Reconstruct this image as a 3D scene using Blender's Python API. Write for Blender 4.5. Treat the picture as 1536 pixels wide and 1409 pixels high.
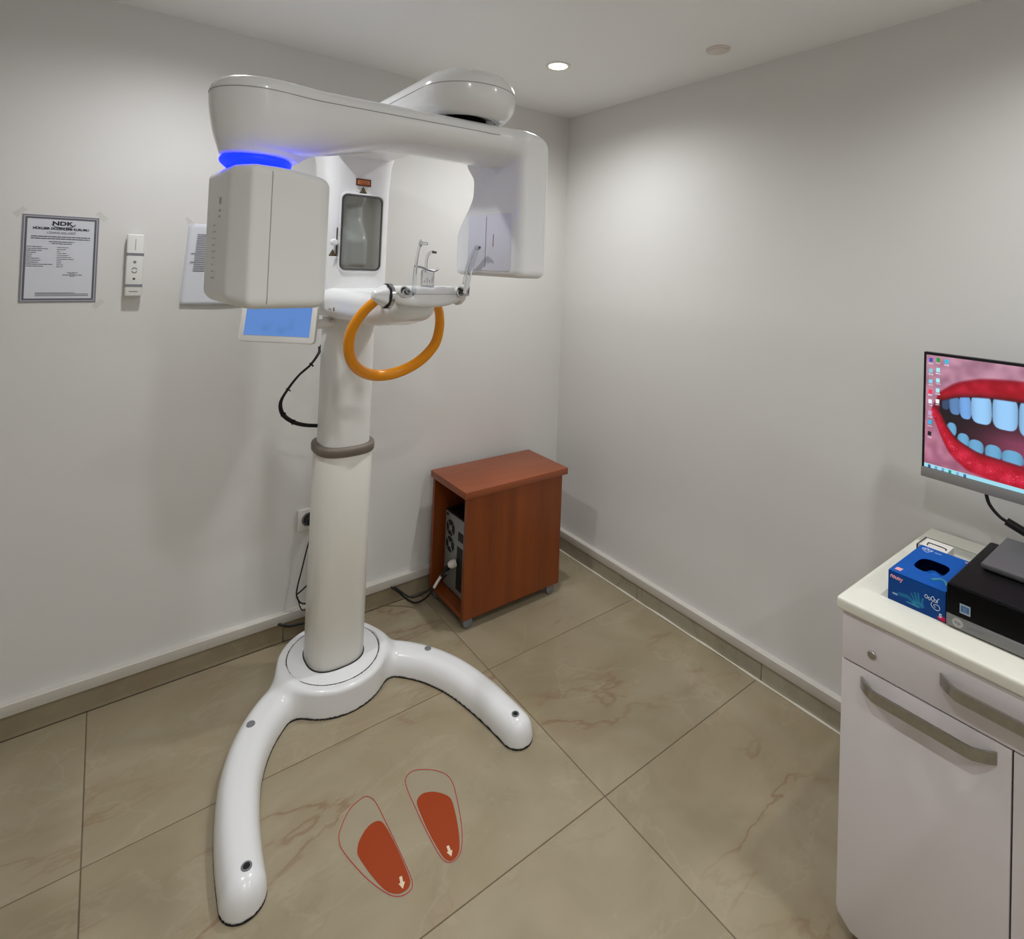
import bpy, bmesh, math, random
import numpy as np
from mathutils import Vector, Matrix

random.seed(7); np.random.seed(7)
for o in list(bpy.data.objects): bpy.data.objects.remove(o, do_unlink=True)
SC = bpy.context.scene
COL = SC.collection
V = Vector
PI = math.pi

# ------------------------------------------------------------------ camera
CAM = V((-2.0547, -2.2923, 1.5206))
YAW, PITCH, ROLL = math.radians(-36.505), math.radians(1.2828), math.radians(2.2256)
fw = V((-math.sin(YAW)*math.cos(PITCH), math.cos(YAW)*math.cos(PITCH), math.sin(PITCH)))
rt = V((math.cos(YAW), math.sin(YAW), 0)); up = rt.cross(fw)
r2 = rt*math.cos(ROLL) + up*math.sin(ROLL); u2 = -rt*math.sin(ROLL) + up*math.cos(ROLL)
cd = bpy.data.cameras.new('camera'); cam = bpy.data.objects.new('camera', cd); COL.objects.link(cam)
cam.matrix_world = Matrix(((r2.x, u2.x, -fw.x, CAM.x), (r2.y, u2.y, -fw.y, CAM.y), (r2.z, u2.z, -fw.z, CAM.z), (0, 0, 0, 1)))
cd.sensor_width = 36; cd.sensor_fit = 'HORIZONTAL'
cd.lens = 824.2*36/1536
cd.shift_x = 0.0
cd.shift_y = (382.28-704.5)/1536
cd.clip_start = 0.02
SC.camera = cam

# ------------------------------------------------------------------ world and exposure
w = bpy.data.worlds.new('world'); SC.world = w; w.use_nodes = True
w.node_tree.nodes['Background'].inputs[0].default_value = (0.8, 0.85, 0.9, 1)
w.node_tree.nodes['Background'].inputs[1].default_value = 0.02
SC.view_settings.view_transform = 'Standard'
SC.view_settings.look = 'None'
SC.view_settings.gamma = 1.0
SC.view_settings.use_curve_mapping = False
SC.view_settings.exposure = 0.0
H = 2.365
LAMP_XY = [(-.575, -.564), (-1.86, -.564), (-.60, -2.15), (-1.86, -2.15), (-.60, -3.2), (-1.86, -3.2)]
LAMP_W = 31.0
LAMP_COL = (1.0, 1.025, 1.05)

# ------------------------------------------------------------------ materials
def lin(c):
    return tuple((v/12.92 if v <= .04045 else ((v+.055)/1.055)**2.4) for v in c)
def rgb(r, g, b): return lin((r/255, g/255, b/255)) + (1,)
MATS = {}
def mat(name, col=(.8, .8, .8, 1), rough=.5, metal=0., coat=0., noise=0., nscale=8., bump=0., bscale=200., emit=None, estr=0., trans=0., ior=1.45, alpha=1., spec=.5):
    if name in MATS: return MATS[name]
    m = bpy.data.materials.new(name); m.use_nodes = True
    nt = m.node_tree; b = nt.nodes['Principled BSDF']
    if len(col) == 3: col = tuple(col)+(1,)
    b.inputs['Base Color'].default_value = col
    b.inputs['Roughness'].default_value = rough
    b.inputs['Metallic'].default_value = metal
    b.inputs['Coat Weight'].default_value = coat
    b.inputs['Coat Roughness'].default_value = .03
    b.inputs['Transmission Weight'].default_value = trans
    b.inputs['IOR'].default_value = ior
    b.inputs['Alpha'].default_value = alpha
    b.inputs['Specular IOR Level'].default_value = spec
    if emit is not None:
        b.inputs['Emission Color'].default_value = emit; b.inputs['Emission Strength'].default_value = estr
    g = nt.nodes.new('ShaderNodeNewGeometry')
    if noise > 0:
        n = nt.nodes.new('ShaderNodeTexNoise'); n.inputs['Scale'].default_value = nscale; n.inputs['Detail'].default_value = 4
        nt.links.new(g.outputs['Position'], n.inputs['Vector'])
        r = nt.nodes.new('ShaderNodeValToRGB')
        r.color_ramp.elements[0].position = .3; r.color_ramp.elements[1].position = .7
        r.color_ramp.elements[0].color = tuple(c*(1-noise) for c in col[:3])+(1,)
        r.color_ramp.elements[1].color = tuple(min(1, c*(1+noise*.5)) for c in col[:3])+(1,)
        nt.links.new(n.outputs['Fac'], r.inputs['Fac']); nt.links.new(r.outputs['Color'], b.inputs['Base Color'])
    if bump > 0:
        n = nt.nodes.new('ShaderNodeTexNoise'); n.inputs['Scale'].default_value = bscale; n.inputs['Detail'].default_value = 3
        nt.links.new(g.outputs['Position'], n.inputs['Vector'])
        bp = nt.nodes.new('ShaderNodeBump'); bp.inputs['Strength'].default_value = bump; bp.inputs['Distance'].default_value = .002
        nt.links.new(n.outputs['Fac'], bp.inputs['Height']); nt.links.new(bp.outputs['Normal'], b.inputs['Normal'])
    MATS[name] = m
    return m

def marble(name, base=(164, 152, 127), dark=(149, 137, 110), vein=(126, 93, 66), rough=.16, sc=1.):
    m = bpy.data.materials.new(name); m.use_nodes = True
    nt = m.node_tree; N = nt.nodes.new; L = nt.links.new; b = nt.nodes['Principled BSDF']
    g = N('ShaderNodeNewGeometry'); oi = N('ShaderNodeObjectInfo')
    off = N('ShaderNodeMath'); off.operation = 'MULTIPLY'; off.inputs[1].default_value = 3.7; L(oi.outputs['Random'], off.inputs[0])
    cmb = N('ShaderNodeCombineXYZ'); L(off.outputs[0], cmb.inputs['Z'])
    add = N('ShaderNodeVectorMath'); add.operation = 'ADD'; L(g.outputs['Position'], add.inputs[0]); L(cmb.outputs[0], add.inputs[1])
    def noise(scale, detail, rot, stretch, dist=0.):
        mp = N('ShaderNodeMapping'); mp.inputs['Rotation'].default_value = (0, 0, rot); mp.inputs['Scale'].default_value = stretch
        L(add.outputs[0], mp.inputs['Vector'])
        n = N('ShaderNodeTexNoise'); n.inputs['Scale'].default_value = scale*sc; n.inputs['Detail'].default_value = detail
        n.inputs['Roughness'].default_value = .55; n.inputs['Distortion'].default_value = dist
        L(mp.outputs[0], n.inputs['Vector']); return n.outputs['Fac']
    def ridge(fac, wdt):
        s = N('ShaderNodeMath'); s.operation = 'SUBTRACT'; s.inputs[1].default_value = .5; L(fac, s.inputs[0])
        a = N('ShaderNodeMath'); a.operation = 'ABSOLUTE'; L(s.outputs[0], a.inputs[0])
        r = N('ShaderNodeMapRange'); r.inputs['From Min'].default_value = 0; r.inputs['From Max'].default_value = wdt
        r.inputs['To Min'].default_value = 1; r.inputs['To Max'].default_value = 0; r.interpolation_type = 'SMOOTHSTEP'
        L(a.outputs[0], r.inputs['Value']); return r.outputs['Result']
    def mult(a, k):
        x = N('ShaderNodeMath'); x.operation = 'MULTIPLY'; L(a, x.inputs[0])
        if isinstance(k, float): x.inputs[1].default_value = k
        else: L(k, x.inputs[1])
        return x.outputs[0]
    def mix(fac, a, c):
        x = N('ShaderNodeMixRGB'); L(fac, x.inputs['Fac'])
        if isinstance(a, tuple): x.inputs['Color1'].default_value = a
        else: L(a, x.inputs['Color1'])
        x.inputs['Color2'].default_value = c; return x.outputs['Color']
    cloud = noise(3.2, 6, .3, (1, 1.3, 1), .6)
    cr = N('ShaderNodeMapRange'); cr.inputs['From Min'].default_value = .35; cr.inputs['From Max'].default_value = .68; L(cloud, cr.inputs['Value'])
    c = mix(cr.outputs['Result'], rgb(*base), rgb(*dark))
    pk = noise(1.7, 3, 1., (1, 1, 1), .3)
    pr = N('ShaderNodeMapRange'); pr.inputs['From Min'].default_value = .52; pr.inputs['From Max'].default_value = .75; pr.inputs['To Max'].default_value = .5; L(pk, pr.inputs['Value'])
    c = mix(pr.outputs['Result'], c, rgb(156, 132, 105))
    mod = noise(2.0, 2, 0, (1, 1, 1)); mr = N('ShaderNodeMapRange'); mr.inputs['From Min'].default_value = .42; mr.inputs['From Max'].default_value = .62; L(mod, mr.inputs['Value'])
    v1 = mult(mult(ridge(noise(1.25, 7, .18, (.45, 1.5, 1), .35), .010), mr.outputs['Result']), .55)
    c = mix(v1, c, rgb(*vein))
    v1b = mult(mult(ridge(noise(1.25, 7, .18, (.45, 1.5, 1), .35), .05), mr.outputs['Result']), .22)
    c = mix(v1b, c, rgb(141, 113, 85))
    v2 = mult(ridge(noise(1.7, 6, -.6, (.7, 1.2, 1), .5), .006), .16)
    c = mix(v2, c, rgb(132, 118, 92))
    v3 = mult(ridge(noise(2.4, 7, .9, (.6, 1.2, 1), .5), .012), .16)
    c = mix(v3, c, rgb(184, 174, 152))
    L(c, b.inputs['Base Color'])
    b.inputs['Roughness'].default_value = rough
    b.inputs['Specular IOR Level'].default_value = .45
    MATS[name] = m
    return m

def wood(name, a, c, axis='Z'):
    m = bpy.data.materials.new(name); m.use_nodes = True
    nt = m.node_tree; N = nt.nodes.new; L = nt.links.new; b = nt.nodes['Principled BSDF']
    g = N('ShaderNodeNewGeometry'); mp = N('ShaderNodeMapping')
    mp.inputs['Scale'].default_value = {'Z': (14, 14, .9), 'X': (.9, 14, 14)}[axis]
    L(g.outputs['Position'], mp.inputs['Vector'])
    n = N('ShaderNodeTexNoise'); n.inputs['Scale'].default_value = 1.2; n.inputs['Detail'].default_value = 7; n.inputs['Roughness'].default_value = .65; n.inputs['Distortion'].default_value = .4
    L(mp.outputs[0], n.inputs['Vector'])
    r = N('ShaderNodeValToRGB'); r.color_ramp.elements[0].position = .3; r.color_ramp.elements[1].position = .72
    r.color_ramp.elements[0].color = a; r.color_ramp.elements[1].color = c
    L(n.outputs['Fac'], r.inputs['Fac']); L(r.outputs['Color'], b.inputs['Base Color'])
    b.inputs['Roughness'].default_value = .38
    MATS[name] = m; return m

def colattr(name, rough=.4, emit=0.):
    m = bpy.data.materials.new(name); m.use_nodes = True
    nt = m.node_tree; b = nt.nodes['Principled BSDF']
    a = nt.nodes.new('ShaderNodeAttribute'); a.attribute_name = 'print'
    nt.links.new(a.outputs['Color'], b.inputs['Base Color']); b.inputs['Roughness'].default_value = rough
    if emit:
        b.inputs['Base Color'].default_value = (0, 0, 0, 1)
        nt.links.remove(b.inputs['Base Color'].links[0]); b.inputs['Base Color'].default_value = (.01, .01, .01, 1)
        nt.links.new(a.outputs['Color'], b.inputs['Emission Color']); b.inputs['Emission Strength'].default_value = emit
    MATS[name] = m; return m

WALL = mat('wall_paint', rgb(221, 219, 215), .55, noise=.015, nscale=1.5, bump=.08, bscale=260)
CEIL = mat('ceiling_paint', rgb(240, 240, 238), .7, bump=.05, bscale=200)
TRIM = mat('trunking_plastic', rgb(230, 226, 218), .35); TRUNK = mat('trunking_cream', rgb(208, 203, 194), .4)
GROUT = mat('grout', rgb(112, 98, 80), .9, noise=.2, nscale=40)
TILE = marble('marble_tile')
SKIRT_L = marble('skirting_tile_beige', (158, 146, 121), (144, 132, 108), (124, 98, 74), .35, 1.4)
SKIRT_R = marble('skirting_tile_grey', (186, 180, 162), (170, 164, 146), (140, 126, 102), .3, 1.4)
CAULK = mat('caulk', rgb(222, 216, 200), .6)
WHITE = mat('gloss_white', rgb(236, 236, 236), .22, coat=.35)
WHITE2 = mat('satin_white', rgb(228, 227, 223), .35)
COLW = mat('column_white', rgb(229, 226, 218), .3)
PANELW = mat('sensor_panel_lilac_cast', rgb(222, 222, 232), .32)  # white with the lilac cast of the lighting put into its colour
SEAM = mat('seam_dark', rgb(158, 158, 156), .6)
DARKSEAM = mat('seam_black', rgb(28, 30, 34), .6)
GREYP = mat('grey_plug', rgb(120, 122, 126), .5)
BLACK = mat('black_rubber', rgb(14, 14, 16), .5)
BLACKG = mat('black_gloss', rgb(6, 6, 7), .45, spec=.12)
TAUPE = mat('taupe_collar', rgb(112, 102, 92), .45)
ORANGE = mat('orange_handle', rgb(236, 148, 0), .3, coat=.2)
CHROME = mat('chrome', rgb(200, 200, 200), .15, metal=1.)
STEEL = mat('brushed_steel', rgb(176, 174, 170), .3, metal=1., noise=.08, nscale=90)
MIRROR = mat('mirror_glass', rgb(150, 152, 148), .04, metal=1.)
CLEAR = mat('clear_acrylic', (.80, .82, .84, 1), .06, trans=1., ior=1.42)
BLUE = mat('blue_led', (.0, .005, .5, 1), .5, emit=(.0008, .005, 1., 1), estr=9.)
PAPER = mat('paper', rgb(214, 216, 222), .7)
PRINTG = mat('print_grey', rgb(128, 128, 134), .7)
PRINTG2 = mat('print_dark_grey', rgb(96, 96, 102), .7)
INK = mat('print_black', rgb(34, 34, 38), .7)
INK2 = mat('print_faded', rgb(120, 120, 126), .7)
TAPE = mat('clear_tape', rgb(225, 222, 216), .25, alpha=.12)
LAMPGLASS = mat('lamp_lens', (1, 1, 1, 1), .4, emit=(1, .95, .88, 1), estr=14.)
VENTG = mat('ceiling_cover_plastic', rgb(222, 212, 204), .5)

# ------------------------------------------------------------------ helpers
def wloc(o): 
    p = V((0, 0, 0))
    while o is not None: p += o.location; o = o.parent
    return p
def link(name, me, m, parent=None, smooth=None):
    """mesh given in world coordinates; becomes a child of parent (translation only)"""
    o = bpy.data.objects.new(name, me); COL.objects.link(o)
    if m is not None and len(me.materials) == 0: me.materials.append(m)
    if parent is not None:
        me.transform(Matrix.Translation(-wloc(parent))); o.parent = parent
    if smooth is not None: shade(me, smooth)
    return o
def shade(me, ang):
    for p in me.polygons: p.use_smooth = True
    if ang < 179: me.set_sharp_from_angle(angle=math.radians(ang))
def recentre(o):
    """origin to the base of a thing that is one mesh"""
    c = [V(v.co) for v in o.data.vertices]
    b = V((sum(v.x for v in c)/len(c), sum(v.y for v in c)/len(c), min(v.z for v in c)))
    o.data.transform(Matrix.Translation(-b)); o.location = b
    return o
def tag(o, label, cat, group=None):
    o['label'] = label; o['category'] = cat
    if group: o['group'] = group
    return o
def thing(name, label, cat, loc=(0, 0, 0), group=None):
    o = bpy.data.objects.new(name, None); COL.objects.link(o); o.location = loc; o.empty_display_size = .05
    return tag(o, label, cat, group)
def tome(bm):
    bmesh.ops.recalc_face_normals(bm, faces=bm.faces)
    me = bpy.data.meshes.new('m'); bm.to_mesh(me); bm.free(); return me
def box_bm(lo, hi, bev=0., seg=2, bm=None, rot=None):
    b = bmesh.new(); bmesh.ops.create_cube(b, size=1)
    lo, hi = V(lo), V(hi); s = hi-lo; c = (hi+lo)/2
    for v in b.verts: v.co = V((v.co.x*s.x, v.co.y*s.y, v.co.z*s.z))
    if bev > 0: bmesh.ops.bevel(b, geom=list(b.edges), offset=bev, segments=seg, profile=.5, affect='EDGES')
    for v in b.verts: v.co = (rot @ v.co if rot is not None else v.co) + c
    if bm is None: return b
    me = bpy.data.meshes.new('t'); b.to_mesh(me); b.free(); bm.from_mesh(me); bpy.data.meshes.remove(me); return bm
def box(name, lo, hi, m, parent=None, bev=0., seg=2, rot=None):
    return link(name, tome(box_bm(lo, hi, bev, seg, rot=rot)), m, parent, 40 if bev > 0 else None)
def loft(name, rings, m, parent=None, caps=True, smooth=60):
    n = len(rings[0]); vs = [tuple(p) for r in rings for p in r]; fs = []
    for i in range(len(rings)-1):
        for j in range(n):
            fs.append((i*n+j, i*n+(j+1) % n, (i+1)*n+(j+1) % n, (i+1)*n+j))
    if caps:
        fs.append(tuple(range(n))[::-1]); fs.append(tuple(range((len(rings)-1)*n, len(rings)*n)))
    me = bpy.data.meshes.new(name); me.from_pydata(vs, [], fs)
    bm = bmesh.new(); bm.from_mesh(me); bmesh.ops.recalc_face_normals(bm, faces=bm.faces); bm.to_mesh(me); bm.free()
    return link(name, me, m, parent, smooth)
def frame(d):
    d = d.normalized(); a = V((0, 0, 1)) if abs(d.z) < .9 else V((1, 0, 0))
    x = d.cross(a).normalized(); return x, x.cross(d).normalized()
def lathe(name, origin, axis, prof, m, parent=None, n=32, smooth=40, flute=None):
    """prof: (distance along axis, radius)"""
    origin, axis = V(origin), V(axis).normalized(); x, y = frame(axis); rings = []
    for (t, r) in prof:
        ring = []
        for k in range(n):
            a = 2*PI*k/n; rr = max(r, 1e-5)*(1 if flute is None else 1-flute[1]*.5*(1+math.cos(flute[0]*a)))
            ring.append(origin+axis*t+(x*math.cos(a)+y*math.sin(a))*rr)
        rings.append(ring)
    return loft(name, rings, m, parent, True, smooth)
def crom(pts, per=8, closed=False):
    P = [V(p) for p in pts]; n = len(P); out = []
    rng = range(n) if closed else range(n-1)
    for i in rng:
        if closed: a, b, c, d = P[i-1], P[i], P[(i+1) % n], P[(i+2) % n]
        else: a, b, c, d = P[max(i-1, 0)], P[i], P[i+1], P[min(i+2, n-1)]
        for k in range(per):
            t = k/per
            out.append(.5*((2*b)+(c-a)*t+(2*a-5*b+4*c-d)*t*t+(3*b-a-3*c+d)*t**3))
    if not closed: out.append(P[-1])
    return out
def tube(name, pts, r, m, parent=None, n=12, per=8, closed=False, smooth=60, sm=True, bm_only=False):
    P = crom(pts, per, closed) if sm else [V(p) for p in pts]
    N_ = len(P); R = r if callable(r) else (lambda t: r)
    T = []
    for i in range(N_):
        a = P[(i-1) % N_] if (closed or i > 0) else P[i]; b = P[(i+1) % N_] if (closed or i < N_-1) else P[i]
        T.append((b-a).normalized())
    x, y = frame(T[0]); rings = []
    for i in range(N_):
        if i > 0:
            x = (x - T[i]*x.dot(T[i])).normalized()
        y = T[i].cross(x).normalized()
        rr = R(i/max(1, N_-1))
        rings.append([P[i]+(x*math.cos(2*PI*k/n)+y*math.sin(2*PI*k/n))*rr for k in range(n)])
    if closed:
        # close with the first ring, matched to the last by nearest vertex
        l = rings[-1]; f0 = rings[0]; best = min(range(n), key=lambda s: (l[0]-f0[s]).length)
        rings.append([f0[(best+k) % n] for k in range(n)])
        o = loft(name, rings, m, parent, False, smooth)
        bm = bmesh.new(); bm.from_mesh(o.data); bmesh.ops.remove_doubles(bm, verts=bm.verts, dist=1e-6); bm.to_mesh(o.data); bm.free(); shade(o.data, smooth)
        return o
    return loft(name, rings, m, parent, True, smooth)
def prism(name, outline, O, U, W, thick, m, parent=None, holes=(), bev=0., seg=2):
    """outline in (u,w) on the plane O+u*U+w*W, extruded by thick along U x W, with round edges"""
    O, U, W = V(O), V(U).normalized(), V(W).normalized(); Nn = U.cross(W)
    bm = bmesh.new(); es = []
    for loop in [outline]+list(holes):
        vs = [bm.verts.new(O+U*a+W*b) for a, b in loop]
        for i in range(len(vs)): es.append(bm.edges.new((vs[i], vs[(i+1) % len(vs)])))
    bmesh.ops.triangle_fill(bm, use_beauty=True, use_dissolve=True, edges=es)
    fs = list(bm.faces)
    r = bmesh.ops.extrude_face_region(bm, geom=fs)
    for v in [g for g in r['geom'] if isinstance(g, bmesh.types.BMVert)]: v.co += Nn*thick
    bmesh.ops.recalc_face_normals(bm, faces=bm.faces)
    if bev > 0:
        ed = [e for e in bm.edges if len(e.link_faces) == 2 and e.calc_face_angle(0) > .9 and abs((e.verts[0].co-e.verts[1].co).normalized().dot(Nn)) < .5]
        bmesh.ops.bevel(bm, geom=ed, offset=bev, segments=seg, profile=.5, affect='EDGES')
    me = bpy.data.meshes.new(name); bm.to_mesh(me); bm.free()
    return link(name, me, m, parent, 40)
def rrect(w, h, r, n=6, cx=0., cy=0.):
    out = []
    for (sx, sy, a0) in ((1, 1, 0), (-1, 1, 90), (-1, -1, 180), (1, -1, 270)):
        for k in range(n+1):
            a = math.radians(a0+90*k/n); out.append((cx+sx*(w/2-r)+r*math.cos(a), cy+sy*(h/2-r)+r*math.sin(a)))
    return out
def sellipse(cx, cy, z, a, b, e=3., n=64):
    out = []
    for k in range(n):
        t = 2*PI*k/n; c, s = math.cos(t), math.sin(t)
        out.append((cx+a*math.copysign(abs(c)**(2/e), c), cy+b*math.copysign(abs(s)**(2/e), s), z))
    return out
_dg = None
def text(name, body, O, U, W, size, m, parent=None, align='CENTER', off=.0004, bold=0., sx=1., thick=0.0003):
    cu = bpy.data.curves.new('t', 'FONT'); cu.body = body; cu.size = size; cu.align_x = align; cu.align_y = 'CENTER'; cu.offset = bold; cu.extrude = thick
    cu.resolution_u = 3
    t = bpy.data.objects.new('t', cu); COL.objects.link(t)
    bpy.context.view_layer.update()
    me = bpy.data.meshes.new_from_object(t.evaluated_get(bpy.context.evaluated_depsgraph_get()))
    bpy.data.objects.remove(t); bpy.data.curves.remove(cu)
    O, U, W = V(O), V(U).normalized(), V(W).normalized(); N_ = U.cross(W).normalized()
    me.transform(Matrix(((U.x*sx, W.x, N_.x, O.x+N_.x*off), (U.y*sx, W.y, N_.y, O.y+N_.y*off), (U.z*sx, W.z, N_.z, O.z+N_.z*off), (0, 0, 0, 1))))
    me.materials.clear()
    return link(name, me, m, parent)
def bars(name, rects, O, U, W, m, parent=None, off=.0004, thick=.0003):
    """flat printed marks: list of (u0,u1,w0,w1), one mesh"""
    O, U, W = V(O), V(U).normalized(), V(W).normalized(); N_ = U.cross(W).normalized()
    bm = bmesh.new()
    for (a, b, c, d) in rects:
        vs = [bm.verts.new(O+U*x+W*y+N_*zz) for zz in (off, off+thick) for x, y in ((a, c), (b, c), (b, d), (a, d))]
        for f in ((3, 2, 1, 0), (4, 5, 6, 7), (0, 1, 5, 4), (1, 2, 6, 5), (2, 3, 7, 6), (3, 0, 4, 7)): bm.faces.new([vs[i] for i in f])
    return link(name, tome(bm), m, parent)
def raster(name, img, O, U, W, m, parent=None):
    """a printed / displayed picture: colours img[h,w,3] (linear) on a fine flat grid O..O+U..O+W (row 0 on top)"""
    h, w_, _ = img.shape; O, U, W = np.array(O, float), np.array(U, float), np.array(W, float)
    uu, vv = np.meshgrid(np.linspace(0, 1, w_), np.linspace(1, 0, h))
    co = O+uu[..., None]*U+vv[..., None]*W
    idx = np.arange(h*w_).reshape(h, w_)
    f = np.stack([idx[1:, :-1], idx[1:, 1:], idx[:-1, 1:], idx[:-1, :-1]], -1).reshape(-1, 4)
    me = bpy.data.meshes.new(name); me.from_pydata(co.reshape(-1, 3).tolist(), [], f.tolist())
    at = me.color_attributes.new('print', 'FLOAT_COLOR', 'POINT')
    at.data.foreach_set('color', np.concatenate([img.reshape(-1, 3), np.ones((h*w_, 1))], 1).astype(np.float32).ravel())
    return link(name, me, m, parent)

# ---- signed-distance shapes meshed with surface nets (for moulded plastic shells)
def smin(a, b, k):
    h = np.clip(.5+.5*(b-a)/k, 0, 1); return b*(1-h)+a*h-k*h*(1-h)
def smax(a, b, k): return -smin(-a, -b, k)
def sd_cap2(X, Y, ax, ay, bx, by, ra, rb):
    dx, dy = bx-ax, by-ay; t = np.clip(((X-ax)*dx+(Y-ay)*dy)/(dx*dx+dy*dy), 0, 1)
    return np.hypot(X-ax-t*dx, Y-ay-t*dy)-(ra+(rb-ra)*t)
def sd_ext(d2, Z, z0, z1, r):
    """extrude a plan distance between z0,z1 with edge radius r"""
    a = d2+r; b = np.abs(Z-(z0+z1)/2)-(z1-z0)/2+r
    return np.minimum(np.maximum(a, b), 0)+np.hypot(np.maximum(a, 0), np.maximum(b, 0))-r
def sd_box(X, Y, Z, c, hs, r):
    q = [np.abs(p-ci)-hi+r for p, ci, hi in zip((X, Y, Z), c, hs)]
    return np.sqrt(sum(np.maximum(v, 0)**2 for v in q))+np.minimum(np.maximum(np.maximum(q[0], q[1]), q[2]), 0)-r
def sd_rbox2(X, Y, cx, cy, hx, hy, r):
    a = np.abs(X-cx)-hx+r; b = np.abs(Y-cy)-hy+r
    return np.hypot(np.maximum(a, 0), np.maximum(b, 0))+np.minimum(np.maximum(a, b), 0)-r
def smooth01(a, b, x):
    t = np.clip((x-a)/(b-a), 0, 1); return t*t*(3-2*t)
def sdf_mesh(f, lo, hi, h):
    lo = np.array(lo, float); n = np.ceil((np.array(hi)-lo)/h).astype(int)+1
    ax = [lo[i]+h*np.arange(n[i]) for i in range(3)]
    X, Y, Z = np.meshgrid(*ax, indexing='ij'); F = f(X, Y, Z)
    S = F < 0
    cs = np.zeros(tuple(n-1), int)
    for i in (0, 1):
        for j in (0, 1):
            for k in (0, 1): cs += S[i:n[0]-1+i, j:n[1]-1+j, k:n[2]-1+k]
    act = (cs > 0) & (cs < 8); ids = -np.ones(act.shape, int); ci = np.argwhere(act); ids[act] = np.arange(len(ci))
    # vertex: mean of the edge crossings
    acc = np.zeros((len(ci), 3)); cnt = np.zeros(len(ci))
    corners = [(i, j, k) for i in (0, 1) for j in (0, 1) for k in (0, 1)]
    for a in corners:
        for d in range(3):
            if a[d] == 1: continue
            b = list(a); b[d] = 1
            fa = F[ci[:, 0]+a[0], ci[:, 1]+a[1], ci[:, 2]+a[2]]; fb = F[ci[:, 0]+b[0], ci[:, 1]+b[1], ci[:, 2]+b[2]]
            cr = (fa < 0) != (fb < 0); t = np.where(cr, fa/np.where(cr, fa-fb, 1), 0)
            for e in range(3):
                acc[:, e] += np.where(cr, a[e]+(t if e == d else 0), 0)
            cnt += cr
    P = lo+h*(ci+acc/cnt[:, None])
    e = h*.25
    for _ in range(3):
        v = f(P[:, 0], P[:, 1], P[:, 2])
        g = np.stack([f(P[:, 0]+e, P[:, 1], P[:, 2])-f(P[:, 0]-e, P[:, 1], P[:, 2]),
                      f(P[:, 0], P[:, 1]+e, P[:, 2])-f(P[:, 0], P[:, 1]-e, P[:, 2]),
                      f(P[:, 0], P[:, 1], P[:, 2]+e)-f(P[:, 0], P[:, 1], P[:, 2]-e)], 1)/(2*e)
        P -= np.clip(v/np.maximum((g*g).sum(1), .05), -h*.5, h*.5)[:, None]*g
    quads = []
    for d in range(3):
        o1, o2 = [(1, 2), (2, 0), (0, 1)][d]
        sl0 = [slice(None)]*3; sl1 = [slice(None)]*3; sl0[d] = slice(0, -1); sl1[d] = slice(1, None)
        ch = S[tuple(sl0)] != S[tuple(sl1)]; sg = S[tuple(sl0)]
        ee = np.argwhere(ch); ok = (ee[:, o1] > 0) & (ee[:, o2] > 0) & (ee[:, o1] < n[o1]-1) & (ee[:, o2] < n[o2]-1); ee = ee[ok]
        fl = sg[ee[:, 0], ee[:, 1], ee[:, 2]]
        def at(a, b):
            q = ee.copy(); q[:, o1] -= a; q[:, o2] -= b; return ids[q[:, 0], q[:, 1], q[:, 2]]
        q = np.stack([at(1, 1), at(0, 1), at(0, 0), at(1, 0)], 1)
        q[~fl] = q[~fl][:, ::-1]
        quads.append(q)
    q = np.concatenate(quads)
    me = bpy.data.meshes.new('sdf'); me.from_pydata(P.tolist(), [], q.tolist()); me.update()
    return me
def sdf(name, f, lo, hi, h, m, parent): return link(name, sdf_mesh(f, lo, hi, h), m, parent, 180)
def trace(f, po, pi, grow=.0):
    """point where the straight line from outside (po) to inside (pi) meets the surface f = 0"""
    po, pi = V(po), V(pi); lo_, hi_ = 0., 1.
    for t in [k/40 for k in range(41)]:
        q = po.lerp(pi, t)
        if float(f(np.array([q.x]), np.array([q.y]), np.array([q.z]))[0]) < 0: hi_ = t; lo_ = max(0, t-1/40); break
    for _ in range(14):
        m_ = (lo_+hi_)/2; q = po.lerp(pi, m_)
        if float(f(np.array([q.x]), np.array([q.y]), np.array([q.z]))[0]) < 0: hi_ = m_
        else: lo_ = m_
    return po.lerp(pi, hi_)
def kindstruct(o): o['kind'] = 'structure'; return o

# ================================================================== the room
XW, YW = -3.05, -3.5           # the two walls behind the camera
kindstruct(box('wall_left', (XW-.1, 0, 0), (.1, .1, H+.05), WALL))
kindstruct(box('wall_right', (0, YW-.1, 0), (.1, 0, H+.05), WALL))
kindstruct(box('wall_back', (XW-.1, YW-.1, 0), (XW, 0, H+.05), WALL))
kindstruct(box('wall_front', (XW, YW-.1, 0), (0, YW, H+.05), WALL))
kindstruct(box('ceiling', (XW, YW, H), (0, 0, H+.05), CEIL))
fl = kindstruct(box('floor', (XW-.1, YW-.1, -.06), (.1, .1, -.0016), GROUT))
gx = [XW, -2.0352, -.8224, 0.]; gy = [-.0095, -.582, -1.182, -1.782, -2.382, -2.982, YW]
shared = {}
for i in range(3):
    for j in range(6):
        x0, x1, y0, y1 = gx[i], gx[i+1], gy[j+1], gy[j]
        g = .0014; sx, sy = round(x1-x0-2*g, 4), round(y1-y0-2*g, 4)
        if (sx, sy) not in shared:
            b = box_bm((-sx/2, -sy/2, -.01), (sx/2, sy/2, 0)); ed = [e for e in b.edges if all(v.co.z > -.001 for v in e.verts)]
            bmesh.ops.bevel(b, geom=ed, offset=.0009, segments=1, affect='EDGES')
            me = tome(b); me.materials.append(TILE); shared[(sx, sy)] = me
        o = bpy.data.objects.new('tile', shared[(sx, sy)]); COL.objects.link(o)
        o.location = ((x0+x1)/2, (y0+y1)/2, 0); o.parent = fl
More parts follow.
